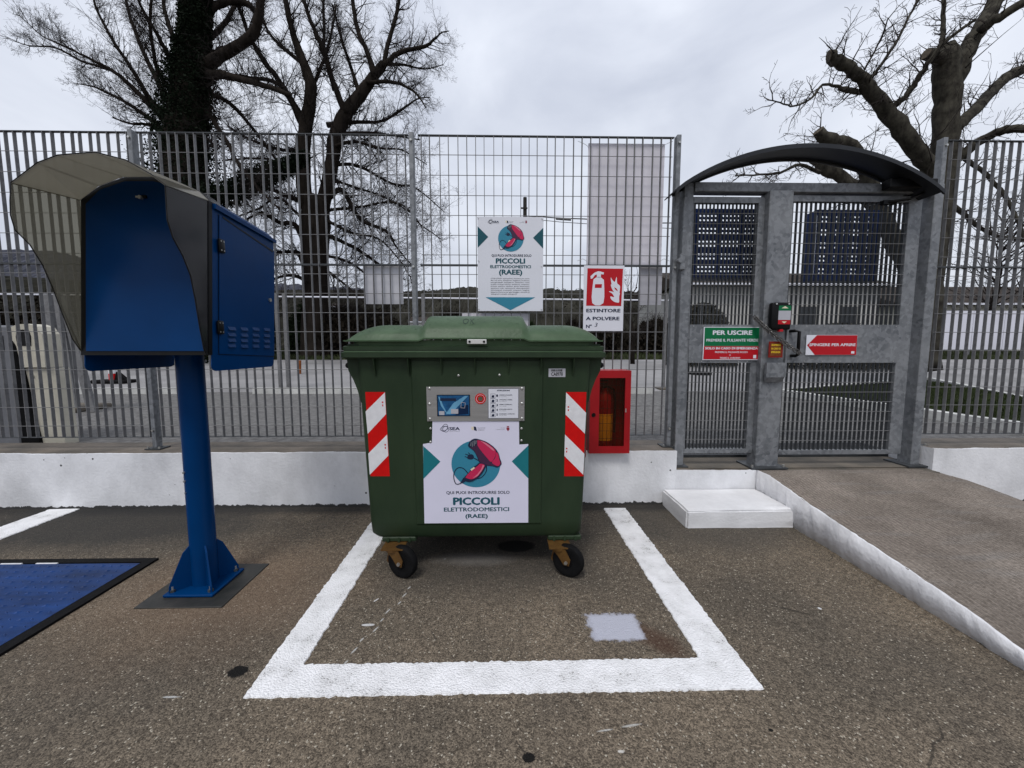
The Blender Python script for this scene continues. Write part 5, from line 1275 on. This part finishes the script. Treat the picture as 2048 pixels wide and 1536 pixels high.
# power pole and cables
pp_ = P(1050,395,Y=34)
ut = thing('utility_pole', (pp_.x, 34, 0), 'dark wooden power pole rising behind the hair dryer poster on the fence', 'pole')
obj('pole', G().tube([(pp_.x,34,-.5),(pp_.x,34,pp_.z)], [.2,.15], 8), WOOD, ut)
for dz in (.9, 2.1):
    obj('bracket', G().box(pp_.x-.35, pp_.x+.2, 33.8, 33.86, pp_.z-dz-.06, pp_.z-dz+.06), WOOD, ut)
def cable(pts, Y, r, label):
    return tag(obj('cable', G().tube([tuple(P(a, b, Y=Y)) for a, b in pts], r, 4), WOOD), label, 'cable')
cable([(1052,432),(1090,434),(1112,436),(1170,438),(1260,446),(1345,446),(1500,452)], 34, .045, 'upper thick dark cable running right from the power pole')
cable([(1052,437),(1120,444),(1240,452),(1345,457),(1500,464)], 34, .025, 'lower thin cable running right from the power pole')
tag(obj('cable_joint', G().cyl(P(1112,437,Y=33.9), P(1142,439,Y=33.9), .11, 8), GALVF), 'grey sleeve joint on the upper cable right of the power pole', 'cable joint')

# buildings
def building(x0, x1, y0, y1, z0, ze, zr, label, wall, wins, name='house', over=.5):
    t = thing(name, ((x0+x1)/2, (y0+y1)/2, z0), label, 'building')
    w = obj('wall', G().box(x0, x1, y0, y1, z0, ze), wall, t)
    ym = (y0+y1)/2
    obj('roof', G().prism([(x0-over,y0-over,ze),(x0-over,ym,zr),(x0-over,y1+over,ze),(x0-over,y1+over,ze-.15),(x0-over,y0-over,ze-.15)], (x1-x0+2*over,0,0)), ROOFM, t)
    obj('gutter', G().box(x0-over, x1+over, y0-over-.12, y0-over-.002, ze-.16, ze-.02), WHITE, t)
    for (a_, b_, c_, d_) in wins:
        f_ = obj('window', G().box(a_, b_, y0-.05, y0-.002, c_, c_+.08).box(a_, b_, y0-.05, y0-.002, d_-.08, d_).box(a_, a_+.08, y0-.05, y0-.002, c_+.08, d_-.08).box(b_-.08, b_, y0-.05, y0-.002, c_+.08, d_-.08), PLASTERG, t)
        obj('pane', G().box(a_+.08, b_-.08, y0-.03, y0-.004, c_+.08, d_-.08), WINM, f_)
    return t
building(11.0, 23.5, 25, 33, .6, 5.2, 6.6, 'pale house with brown roof seen through both halves of the gate', mat('white_plaster', (.45,.44,.42), .85, 0, .1, .6, .1, 12),
         [(15.6,16.6,2.6,3.9),(18.4,19.6,2.5,3.9),(21,22.2,2.5,3.9),(12.4,13.2,2.6,3.6)])
building(29.5, 52, 30, 40, 0, 4.6, 6.6, 'long low cream building with dark roof behind the right fence', PLASTER, [(31.5,33,1.8,3.6),(35,36.4,1.8,3.6),(39,41,1.8,3.6),(44,46,1.8,3.6)], 'long_building')
hx = P(836,650,Y=70)
building(hx.x-1.4, hx.x+1.4, 70, 74, hx.z-2, hx.z+.6, hx.z+1.5, 'tiny far white house just left above the container lid', mat('white_plaster', (0,0,0)), [(hx.x-.6,hx.x,hx.z-.8,hx.z+.1)], over=.2)
hx = P(672,625,Y=60)
building(hx.x-.9, hx.x+1.1, 60, 64, hx.z-2.5, hx.z+.9, hx.z+1.5, 'tiny far pale house seen just right of the forked tree trunk', mat('white_plaster', (0,0,0)), [(hx.x-.4,hx.x+.2,hx.z-.4,hx.z+.4)], over=.2)
# white hoarding
h0, h1 = P(1878,700,Y=19), P(2200,622,Y=19)
ho = thing('hoarding', (h0.x+3, 19, h0.z), 'long white hoarding standing on the verge behind the right fence', 'hoarding')
n = 5
for i in range(n):
    xa = h0.x+(h1.x-h0.x)*i/n; obj('panel', G().box(xa+.01, h0.x+(h1.x-h0.x)*(i+1)/n-.01, 19, 19.05, h0.z+.02, h1.z), mat('hoarding_white', (.6,.6,.66), .5, 0, .05, 1), ho)
for i in range(n+1): obj('post', G().box(h0.x+(h1.x-h0.x)*i/n-.04, h0.x+(h1.x-h0.x)*i/n+.04, 19.06, 19.14, h0.z-.3, h1.z), GALVF, ho)

# hills
def hill(name, Y, prof, m, depth, zb=-3, rough=1.0):
    g = G(); xs = [a for a, _ in prof]; rows = []
    pxs = []; x = xs[0]
    while x <= xs[-1]: pxs.append(x); x += 4
    def hy(x):
        for (a, ya), (b_, yb) in zip(prof[:-1], prof[1:]):
            if x <= b_: return ya+(yb-ya)*(x-a)/(b_-a)
        return prof[-1][1]
    random.seed(3)
    for r in range(9):
        f_ = r/8; row = []
        for x in pxs:
            q = P(x, hy(x)+ (random.uniform(-2.2,2.2)*rough if r == 8 else 0), Y=Y); Yr = Y-depth*(1-f_)
            z = zb+(q.z-zb)*math.sin(f_*math.pi/2)**1.2 + (random.uniform(-1,1)*Y*.004 if 0 < r < 8 else 0)
            row.append((q.x*(Yr/Y*.4+.6), Yr, z))
        rows.append(row)
    nq = len(pxs); o = 0
    for row in rows: g.v += row
    for r in range(8):
        for i in range(nq-1): a_ = r*nq+i; g.f.append((a_, a_+1, a_+nq+1, a_+nq))
    return struct(name, g, m)
hill('hill', 420, [(-900,470),(-200,500),(60,508),(150,512),(260,545),(420,560),(560,572),(700,580),(820,590),(1000,592),(1500,596),(2300,590),(3000,580)], HILLB, 200, -6)
hill('hill_slope', 230, [(-900,520),(0,560),(200,570),(560,592),(680,588),(840,592),(950,583),(1060,586),(1180,588),(1340,600),(1500,604),(2300,600),(3000,600)], HILLM, 150, -4)
random.seed(11)
# far tree tops along the hill crest, too small to pick apart
g = G()
for i in range(420):
    px_ = random.choice((random.uniform(560,700), random.uniform(820,1180), random.uniform(820,1180), random.uniform(-100,1500)))
    q = P(px_, 588+random.uniform(-1,6), Y=228); h_ = random.uniform(1.2,3.6); w_ = h_*random.uniform(.35,.7)
    for k in range(14):
        a_ = Vector((random.gauss(0,w_*.5), random.gauss(0,w_*.5), random.uniform(-.3,1)*h_)); s_ = random.uniform(.25,.6)
        c_ = q+a_; u = Vector((random.uniform(-1,1),random.uniform(-.3,.3),random.uniform(-1,1)))*s_; v = Vector((random.uniform(-1,1),random.uniform(-.3,.3),random.uniform(-1,1)))*s_
        g.add([c_+u, c_+v, c_-u-v*.3], [(0,1,2)])
for i in range(2600):   # scattered trees down the slope
    px_ = random.uniform(-100, 1500); q = P(px_, random.uniform(594, 655), Y=150+random.uniform(-40,60)); h_ = random.uniform(.8,2.4)
    for k in range(5):
        c_ = q+Vector((random.gauss(0,h_*.4), random.gauss(0,.3), random.uniform(0,1)*h_)); s_ = random.uniform(.25,.7)
        u = Vector((random.uniform(-1,1),random.uniform(-.3,.3),random.uniform(-1,1)))*s_; v = Vector((random.uniform(-1,1),random.uniform(-.3,.3),random.uniform(-1,1)))*s_
        g.add([c_+u, c_+v, c_-u-v*.3], [(0,1,2)])
tag(obj('far_trees', g, HILLM, recalc=False), kind='stuff')

# ------------------------------------------------------------------ vegetation
def scrub(n, box, h, m, name='scrub', leaf=.09, sticks=.5):
    """winter undergrowth: a tangle of thin stems and small leaves"""
    x0, x1, y0, y1 = box; g = G()
    cl = [(random.uniform(x0,x1), random.uniform(y0,y1), random.uniform(.45,1.0)*h, random.uniform(.6,1.6)) for _ in range(max(6, int((x1-x0)*1.1)))]
    for _ in range(n):
        cx, cy, ch_, cr = random.choice(cl); a = random.uniform(0, 6.28); rr_ = cr*math.sqrt(random.random())
        t_ = random.random()**.8; x = cx+rr_*math.cos(a); y = cy+rr_*math.sin(a)*.8; z = terrain_z(x, y) + ch_*t_*math.sqrt(max(.05, 1-(rr_/cr)**2*.8))
        if random.random() < sticks:
            d = Vector((random.gauss(0,.25), random.gauss(0,.25), random.uniform(.25,.8))); w_ = random.uniform(.006,.016); e = Vector((random.uniform(-1,1), random.uniform(-1,1), 0)).normalized()*w_
            p_ = Vector((x, y, z)); g.add([p_-e, p_+e, p_+d], [(0,1,2)])
        else:
            s_ = leaf*random.uniform(.6,1.5); p_ = Vector((x, y, z)); u = Vector([random.uniform(-1,1) for _ in range(3)])*s_; v = Vector([random.uniform(-1,1) for _ in range(3)])*s_
            g.add([p_-u, p_+v, p_+u, p_-v], [(0,1,2,3)])
    return g
SX = [(-27,-17),(-17,-9),(-9,-3),(-3,3),(3,9)]
for i, ((a_, b_), hh, mm, lab) in enumerate(zip(SX, (4.6,3.6,2.7,2.0,2.4), (BUSH,BUSHG,BUSH,BUSHG,BUSH),
        ('brown leafless thicket on the far verge at the left edge, behind the cream column', 'dark green thicket on the verge behind the kiosk', 'brown thicket on the verge around the forked tree foot',
         'low dark thicket on the verge right above the container', 'brown thicket on the verge between extinguisher sign and gate'))):
    t = thing('thicket', ((a_+b_)/2, 21, terrain_z(0,21)), lab, 'thicket')
    obj('foliage', scrub(20000, (a_, b_, 19.2, 24), hh, mm, leaf=.10), mm, t, recalc=False)
for lab, x0, x1, Y, hh in (('rounded dark mound of clipped bush seen through the gate door', 9.8, 14.2, 14.2, 1.75), ('dark bush seen through the left half of the gate', 6.3, 9.0, 15.5, 2.6)):
    t = thing('bush', ((x0+x1)/2, Y, terrain_z(0,Y)), lab, 'bush'); g = G()
    for _ in range(16000):
        a = random.uniform(0, math.pi); q = random.uniform(0, 6.28); rr_ = random.random()**.25
        x = (x0+x1)/2+(x1-x0)/2*rr_*math.cos(q)*math.sin(a); y = Y+1.2*rr_*math.sin(q)*math.sin(a); z = terrain_z(0,Y)+abs(math.cos(a))*hh*rr_*.92
        s_ = random.uniform(.02,.06); u = Vector([random.uniform(-1,1) for _ in range(3)])*s_; v = Vector([random.uniform(-1,1) for _ in range(3)])*s_; p_ = Vector((x,y,z))
        g.add([p_-u, p_+v, p_+u, p_-v], [(0,1,2,3)])
    obj('foliage', g, mat('grey_brown_leaf', (.045,.042,.032), .9, 0, .5, 2), t, recalc=False)

class Tree:
    def __init__(s, Y): s.Y = Y; s.tw = G(); s.count = 0
    def limb(s, pts, drift=0.0, y0=None):
        """pts = (px, py, radius px): returns 3D polyline and radii, drifting in depth along its length"""
        Y0 = s.Y if y0 is None else y0; out = []; n = len(pts)
        for i, (x, y, r) in enumerate(pts):
            Yi = Y0 + drift*i/(n-1); out.append((P(x, y, Y=Yi), r*Yi/F))
        # smooth
        res = []
        for i in range(n-1):
            for j in range(4):
                t = j/4; p = [out[max(0,i-1)], out[i], out[i+1], out[min(n-1,i+2)]]
                v = .5*((2*p[1][0])+(-p[0][0]+p[2][0])*t+(2*p[0][0]-5*p[1][0]+4*p[2][0]-p[3][0])*t*t+(-p[0][0]+3*p[1][0]-3*p[2][0]+p[3][0])*t**3)
                res.append((v, out[i][1]+(out[i+1][1]-out[i][1])*t))
        res.append(out[-1])
        return [res[0]] + [(v+Vector((random.gauss(0,1), random.gauss(0,1), random.gauss(0,1)))*min(.011, .004+q*.12), q) for v, q in res[1:-1]] + [res[-1]]
RMIN = .0024
def grow(g, p, d, ln, r, lvl, up, wig, kids, maxl):
    """a twig with its own side twigs"""
    n = 4 if lvl < maxl else 3; pts = [p]; q = p.copy(); dd = d.normalized(); rads = [r]
    for i in range(n):
        dd = (dd + Vector((random.gauss(0,wig), random.gauss(0,wig), random.gauss(0,wig)+up))).normalized()
        q = q + dd*(ln/n); pts.append(q.copy()); rads.append(max(RMIN, r*(1-.8*(i+1)/n)))
        if lvl < maxl and i < n:
            for _ in range(kids[lvl]):
                if random.random() < .8:
                    ax = Vector((random.gauss(0,1), random.gauss(0,1), random.gauss(0,1))); ax = (ax-dd*ax.dot(dd)).normalized()
                    nd = dd*random.uniform(.55,1) + ax*random.uniform(.5,1.0)
                    grow(g, q+(pts[-2]-q)*random.random(), nd, ln*random.uniform(.4,.7)*(1-.1*i), rads[-1]*.62, lvl+1, up, wig*1.15, kids, maxl)
    g.tube(pts, rads, 3, cap=False)
def twigs_along(g, L_, step, ln, up, wig, kids, maxl, t0=.15, rmin=.4, rcap=.05, bias=None):
    acc = 0; tot = sum((L_[i+1][0]-L_[i][0]).length for i in range(len(L_)-1)); run = 0
    for i in range(len(L_)-1):
        (a, ra), (b_, rb) = L_[i], L_[i+1]; l = (b_-a).length; d = (b_-a).normalized(); x = 0
        while acc + (l-x) > step:
            x += step-acc; acc = 0; f_ = (run+x)/tot
            if f_ > t0:
                p = a.lerp(b_, x/l); ax = Vector((random.gauss(0,1), random.gauss(0,1), random.gauss(0,1))); ax = (ax-d*ax.dot(d)).normalized()
                if bias is not None: ax = (ax+bias*.8).normalized()
                r = ra+(rb-ra)*x/l
                grow(g, p, ax+d*random.uniform(.2,1.0)+Vector((0,0,.25)), ln*random.uniform(.5,1.2)*(1-.35*f_), min(rcap, max(.012, r*.4)), 0, up, wig, kids, maxl)
        acc += l-x; run += l
def add_limb(g, L_, n):
    o = len(g.v); ph = random.uniform(0, 9); g.tube([q for q, _ in L_], [r*(1+.04*math.sin(i*1.9+ph)*math.sin(i*.7)) for i, (_, r) in enumerate(L_)], n)
    for i, (q, r) in enumerate(L_):
        for k in range(n): v = g.v[o+i*n+k]; j = r*.055; g.v[o+i*n+k] = (v[0]+random.uniform(-j,j), v[1]+random.uniform(-j,j), v[2]+random.uniform(-j,j))

# forked leafless tree
random.seed(21)
T = Tree(19.5)
trk = T.limb([(632,730,33),(630,690,27),(631,600,23),(630,520,24),(630,460,27),(632,415,25),(633,395,20)])
limbs = [([(622,430,15),(608,380,14),(606,310,14),(612,250,12),(622,185,11),(612,140,9),(592,85,6),(575,20,5),(560,-70,3)], -.6),
 ([(640,430,15),(656,370,13),(664,320,13),(672,275,14),(690,230,13),(720,190,11),(752,148,9),(768,128,7)], .3),
 ([(768,130,5),(775,90,4),(790,40,3.5),(800,-20,3)], .5), ([(766,132,5),(800,105,4),(850,92,3),(880,68,1.2),(898,62,.7)], -1.2), ([(768,128,3.5),(810,130,2),(850,138,1.2),(888,128,.6)], 1.0),
 ([(748,150,6),(735,105,4.5),(715,60,4),(705,0,3.5),(690,-60,2)], .8), ([(692,228,7),(668,170,5),(650,110,4.5),(628,60,4),(606,0,3)], -1.4), ([(668,180,3.5),(650,110,3),(648,40,2.5),(648,-40,2)], 1.5),
 ([(608,255,8),(585,205,6),(560,165,5),(530,125,4.5),(505,85,4),(480,20,3),(465,-40,2)], -1.2), ([(605,235,5),(560,170,3.5),(500,155,3),(450,150,2),(400,165,1)], -2.2),
 ([(655,300,6),(700,285,4.5),(760,290,3.5),(810,310,2.4),(850,325,1)], -1.5), ([(658,395,9),(690,405,8),(730,432,6),(775,455,4),(805,490,3),(822,520,1.5)], -1.0),
 ([(652,470,8),(690,480,6),(730,500,5),(770,540,3.5),(800,565,1.8)], 1.2), ([(606,400,9),(575,385,7),(530,378,4),(490,395,2)], 1.2), ([(606,480,10),(590,450,8),(560,435,6),(520,432,4),(480,455,2)], -1.5),
 ([(608,530,10),(590,505,8),(570,490,5),(530,500,3),(500,530,1.5)], 1.5), ([(610,560,7),(590,555,5),(560,550,4),(520,570,2)], -1.5), ([(650,540,6),(680,560,4),(700,590,2.5),(720,620,1.5)], -1.0),
 ([(660,330,6),(720,335,5),(790,360,3.5),(840,395,2.5),(880,440,1.2)], 1.6), ([(655,250,5),(700,245,3.5),(770,240,2.5),(830,200,1.5),(860,195,.8)], 2.0), ([(605,300,6),(560,290,4.5),(500,270,3.5),(450,230,2)], 2.0),
 ([(660,420,5),(720,395,4),(790,400,3),(850,440,2),(890,470,1)], -2.2), ([(735,165,4),(790,165,3),(830,185,2),(852,215,1)], -1.5),
 ([(655,350,5),(700,360,4),(760,380,3),(820,420,2),(860,470,1)], .6), ([(652,440,5),(700,455,4),(750,480,3),(800,520,2),(830,560,1)], -1.8), ([(650,510,5),(700,520,4),(750,560,2.6),(780,600,1.4)], 1.0),
 ([(668,270,4),(720,265,3),(780,270,2),(840,280,1)], .8), ([(605,350,5),(560,345,4),(510,330,3),(460,310,2)], .6), ([(606,440,5),(560,410,4),(510,410,3),(470,420,2)], -.6), ([(720,190,4),(700,130,3),(680,70,2),(665,10,1.5)], 1.2), ([(612,200,4),(640,140,3),(660,80,2.2),(672,10,1.6)], .9), ([(610,130,4),(560,90,3),(530,50,2),(520,-10,1.5)], .8)]
tr = thing('tree', (trk[0][0].x, T.Y, terrain_z(0,T.Y)), 'large leafless tree whose dark trunk forks in two, beyond the fence between kiosk and container', 'tree')
g = G(); add_limb(g, trk, 12); obj('trunk', g, BARK, tr, 180)
tw = G()
for pts, dr in limbs:
    low = pts[0][1] > 290 and pts[0][0] < 665 and not (pts[0][2] >= 13)
    if low: pts = [pts[0][:2] + (pts[0][2]*.62,)] + [(x+random.gauss(0,7), y+random.gauss(0,11), q*.6) for x, y, q in pts[1:]]
    L_ = T.limb(pts, dr); g = G(); add_limb(g, L_, 8); obj('limb', g, BARK, tr, 180)
    big = pts[0][2] > 7
    twigs_along(tw, L_, .13 if low else .2, 1.7 if low else 1.9 if big else 1.6, .05, .19, (2,1,1), 3, t0=.12 if big else .05, rcap=.03)
    twigs_along(tw, L_, .12, .75, .05, .2, (1,1,1), 2, t0=.2, rcap=.012)
tag(obj('twigs', tw, TWIG, tr, recalc=False), kind='stuff')

# ivy-clad tree behind the kiosk
random.seed(5)
T = Tree(16.5)
tr = thing('tree', (P(360,700,Y=T.Y).x, T.Y, terrain_z(0,T.Y)), 'tall tree with its trunk wrapped in dark ivy behind the blue kiosk', 'tree')
trk = T.limb([(352,740,44),(360,600,40),(366,480,40),(368,360,38),(372,250,33),(380,160,27),(386,90,22),(392,20,19),(398,-60,17),(404,-160,12)])
g = G(); add_limb(g, trk, 12); obj('trunk', g, BARK, tr, 180)
L_A = [([(400,140,11),(430,118,9.5),(465,98,9),(500,76,8.5),(515,45,8),(520,10,7),(528,-50,6)], -.8), ([(398,70,8),(410,40,7),(432,12,6.5),(462,3,6),(492,6,5.5),(512,24,4.5)], .8),
 ([(408,150,9),(445,150,7),(480,158,6),(530,172,5),(580,190,3.5)], -1.5), ([(410,140,9),(430,120,10),(448,100,7)], 1.5),
 ([(345,260,6),(310,220,5),(262,172,4),(222,140,3),(180,118,2.4),(135,95,1.6),(85,72,1),(38,30,.6)], -1.5), ([(345,245,7),(300,200,4.5),(265,140,3.4),(225,80,2.5),(195,20,2),(180,-30,1.4)], -.6),
 ([(350,230,7),(320,170,4.5),(290,110,3.5),(262,40,2.6),(245,-40,2)], 1.2), ([(340,270,6),(290,230,3.6),(240,198,2.6),(190,175,1.5),(160,168,.8)], 1.4), ([(362,160,6),(335,110,4),(310,60,3),(280,10,2.3),(265,-40,1.6)], -1.4),
 ([(368,130,6),(345,70,4),(330,20,3),(318,-60,2)], .9), ([(222,140,2.6),(170,125,2),(110,95,1.5),(60,92,1),(15,75,.5)], -.6), ([(335,275,5),(300,250,3),(265,248,2),(225,235,1.2)], -.8), ([(350,190,5),(315,140,3),(300,50,2.5),(310,-30,2)], -1.8),
 ([(395,200,5),(440,260,4),(480,330,3.4),(520,380,2.6),(560,420,1.4)], -1.3), ([(392,180,5),(450,200,4),(500,250,3),(560,330,2)], 1.2), ([(385,100,5),(440,60,4),(480,-10,3)], 2.0)]
tw = G()
for k, (pts, dr) in enumerate(L_A):
    L_ = T.limb(pts, dr); g = G(); add_limb(g, L_, 8); obj('limb', g, BARK, tr, 180)
    twigs_along(tw, L_, .13, 1.35, .06, .13, (2,1,1), 3, t0=.1, rcap=.02, bias=Vector((-.3,0,.35)) if pts[-1][0] < 350 else None)
tag(obj('twigs', tw, TWIG, tr, recalc=False), kind='stuff')
def ivy(L_, fr, n, leaf, env=1.0):
    g = G()
    for _ in range(n):
        i = random.randrange(len(L_)-1); f_ = random.random(); p = L_[i][0].lerp(L_[i+1][0], f_); r = (L_[i][1]+(L_[i+1][1]-L_[i][1])*f_)
        rr_ = r*(1+fr(p)*random.random()**1.6*(.6+.8*abs(math.sin(p.z*2.3+1.3)*math.sin(p.z*5.1)))); a = random.uniform(0, 6.28)
        c_ = p+Vector((math.cos(a)*rr_, math.sin(a)*rr_, random.uniform(-.15,.15))); s_ = leaf*random.uniform(.6,1.4)
        u = Vector([random.uniform(-1,1) for _ in range(3)])*s_; v = Vector([random.uniform(-1,1) for _ in range(3)])*s_
        g.add([c_-u, c_+v, c_+u*1.1, c_-v], [(0,1,2,3)])
    return g
tag(obj('ivy', ivy(trk[:34], lambda p: 1.15 if p.z < 8.5 else .8 if p.z < 12 else .35, 56000, .038), IVY, tr, recalc=False), kind='stuff')
IL = T.limb([(390,400,20),(420,398,26),(455,388,24),(490,372,22),(520,355,22),(552,340,18),(585,328,12),(610,310,8)], .6)
g = G(); add_limb(g, [(a, r*.3) for a, r in IL], 7); obj('limb', g, BARK, tr, 180)
tag(obj('ivy', ivy(IL, lambda p: .6, 16000, .036), IVY, tr, recalc=False), kind='stuff')

# pruned tree behind the gate
random.seed(9); RMIN = .0032
T = Tree(8.6)
tr = thing('tree', (P(1850,700,Y=T.Y).x, T.Y, terrain_z(0,T.Y)), 'pruned tree with sawn-off stubs and bare twigs behind the gate canopy', 'tree')
def RL(pts): return pts
trk = T.limb([(1842,740,31),(1846,640,27),(1858,540,24),(1874,440,22),(1886,350,21),(1892,270,20),(1894,200,20),(1892,150,21),(1893,112,19),(1896,92,11)])
g = G(); add_limb(g, trk, 14); obj('trunk', g, BARKG, tr, 180)
RLm = [([(1880,365,20),(1862,335,17),(1830,298,17),(1795,250,17),(1768,215,16),(1742,182,14),(1722,158,12),(1700,138,12),(1675,122,12),(1658,112,11)], -.5, 1),
 ([(1852,620,22),(1832,570,20),(1805,515,19),(1778,460,18),(1752,405,17),(1736,352,16),(1716,312,15),(1690,288,15),(1655,278,14),(1637,262,11)], -.6, 1),
 ([(1800,505,13),(1765,440,13),(1725,390,13),(1690,360,13),(1655,340,12),(1628,322,9),(1612,305,6)], .6, 0),
 ([(1902,185,17),(1918,140,17),(1936,95,16),(1962,55,15),(1985,15,15),(2000,-40,14),(2010,-110,10)], .5, 0), ([(1960,62,10),(1990,40,10),(2030,15,9),(2090,-20,8)], -.6, 0),
 ([(1905,260,13),(1935,235,12),(1968,200,11),(1998,168,11),(2030,145,11),(2090,120,9)], .8, 0), ([(1900,330,12),(1945,292,10),(1985,268,9),(2020,258,9),(2080,260,8)], -.8, 0),
 ([(1884,130,13),(1870,112,12),(1852,108,11)], -.2, 1), ([(1885,130,6),(1884,80,4),(1886,30,3.5),(1887,-30,3)], .3, 0),
 ([(1880,250,5),(1840,215,4.5),(1800,205,4),(1850,130,4)], -.8, 0)]
RLm.pop()
RLm.append(([(1793,208,6),(1812,192,5),(1832,165,5),(1848,140,4.5),(1870,105,4),(1900,75,3),(1950,40,2.5)], -.5, 0))
RLm.append(([(1770,215,6),(1745,190,4),(1712,182,5),(1690,180,5),(1672,172,2.6),(1645,170,2.2),(1625,195,2),(1590,212,1.6),(1560,205,1.3),(1535,200,1)], -.9, 0))
RLm.append(([(1742,160,3),(1765,125,2.6),(1795,80,2.3),(1815,40,2),(1835,0,1.8),(1850,-40,1.5)], .5, 0))
RLm.append(([(1720,150,2),(1740,120,1.6),(1765,70,1.3),(1777,35,1)], -.4, 0))
RLm.append(([(1900,300,5),(1950,330,4),(2000,380,3.5),(2040,450,3),(2070,520,2)], -.6, 0))
RLm.append(([(1895,400,5),(1940,440,4),(1990,470,3),(2050,480,2.5)], .8, 0))
RLm.append(([(1640,345,4),(1600,330,3),(1560,345,2.4),(1520,350,1.8),(1470,352,1)], -.5, 0))
tw = G()
RLm = [([(x, y, q*(.84 if q > 6 else 1)) for x, y, q in p_], d_, b_) for p_, d_, b_ in RLm]
for pts, dr, stub in RLm:
    L_ = T.limb(pts, dr); g = G(); add_limb(g, L_, 10); lm = obj('limb', g, BARKG, tr, 180)
    if stub:
        e = L_[-1]; d = (L_[-1][0]-L_[-2][0]).normalized(); obj('sawn_end', G().cyl(e[0]+d*.001, e[0]+d*.012, e[1]*1.04, 12), CUTW, lm)
    thin = pts[0][2] <= 6
    twigs_along(tw, L_, .13 if not thin else .1, .95 if not thin else .6, .02, .22, (1,1,0), 2, t0=.1, rcap=.016)
RMIN = .0026
tag(obj('twigs', tw, TWIGG, tr, recalc=False), kind='stuff')
# smaller bare trees far behind the right fence, and a sapling at the extinguisher sign
def small_tree(px_, pyb, pyt, Y, spread, label, n=12, seed=1):
    random.seed(seed); b_ = P(px_, pyb, Y=Y); tp_ = P(px_, pyt, Y=Y); z0 = min(b_.z, terrain_z(b_.x, Y)) if Y < 26 else b_.z
    t = thing('small_tree', (b_.x, Y, z0), label, 'tree'); h = tp_.z-z0
    L_ = [(Vector((b_.x+random.gauss(0,.03)*i, Y, z0+h*.8*i/6)), .09*(1-i/7)*h/4+.008) for i in range(7)]
    g = G(); add_limb(g, L_, 7); obj('trunk', g, BARK, t, 180); g = G()
    for i in range(n*3):
        k = random.randrange(1, 6); p = L_[k][0].lerp(L_[k+1][0], random.random()); a = random.uniform(0, 6.28)
        grow(g, p, Vector((math.cos(a)*spread, math.sin(a)*spread, random.uniform(.4,1))), h*.3, .02*h/4, 0, .05, .18, (1,1,1), 3)
    tag(obj('twigs', g, TWIG, t, recalc=False), kind='stuff')
small_tree(1985, 640, 380, 24, .9, 'bare tree far behind the right fence in front of the long cream building', 14, 31)
small_tree(2075, 640, 330, 22, .9, 'bare tree at the right edge of the picture, beyond the fence', 14, 32)
small_tree(1266, 690, 535, 16, .5, 'slim bare sapling between the extinguisher sign and the gate', 6, 33)
small_tree(560, 700, 560, 27, .8, 'low bare tree on the verge just right of the kiosk door', 10, 34)
small_tree(700, 700, 580, 28, .8, 'low bare tree on the verge right of the forked trunk', 10, 35)
small_tree(-60, 700, 470, 26, .8, 'bare tree beyond the verge outside the left edge of the fence', 10, 36)
# broken dark heap of asphalt crumbs and dead leaves on the outer yard
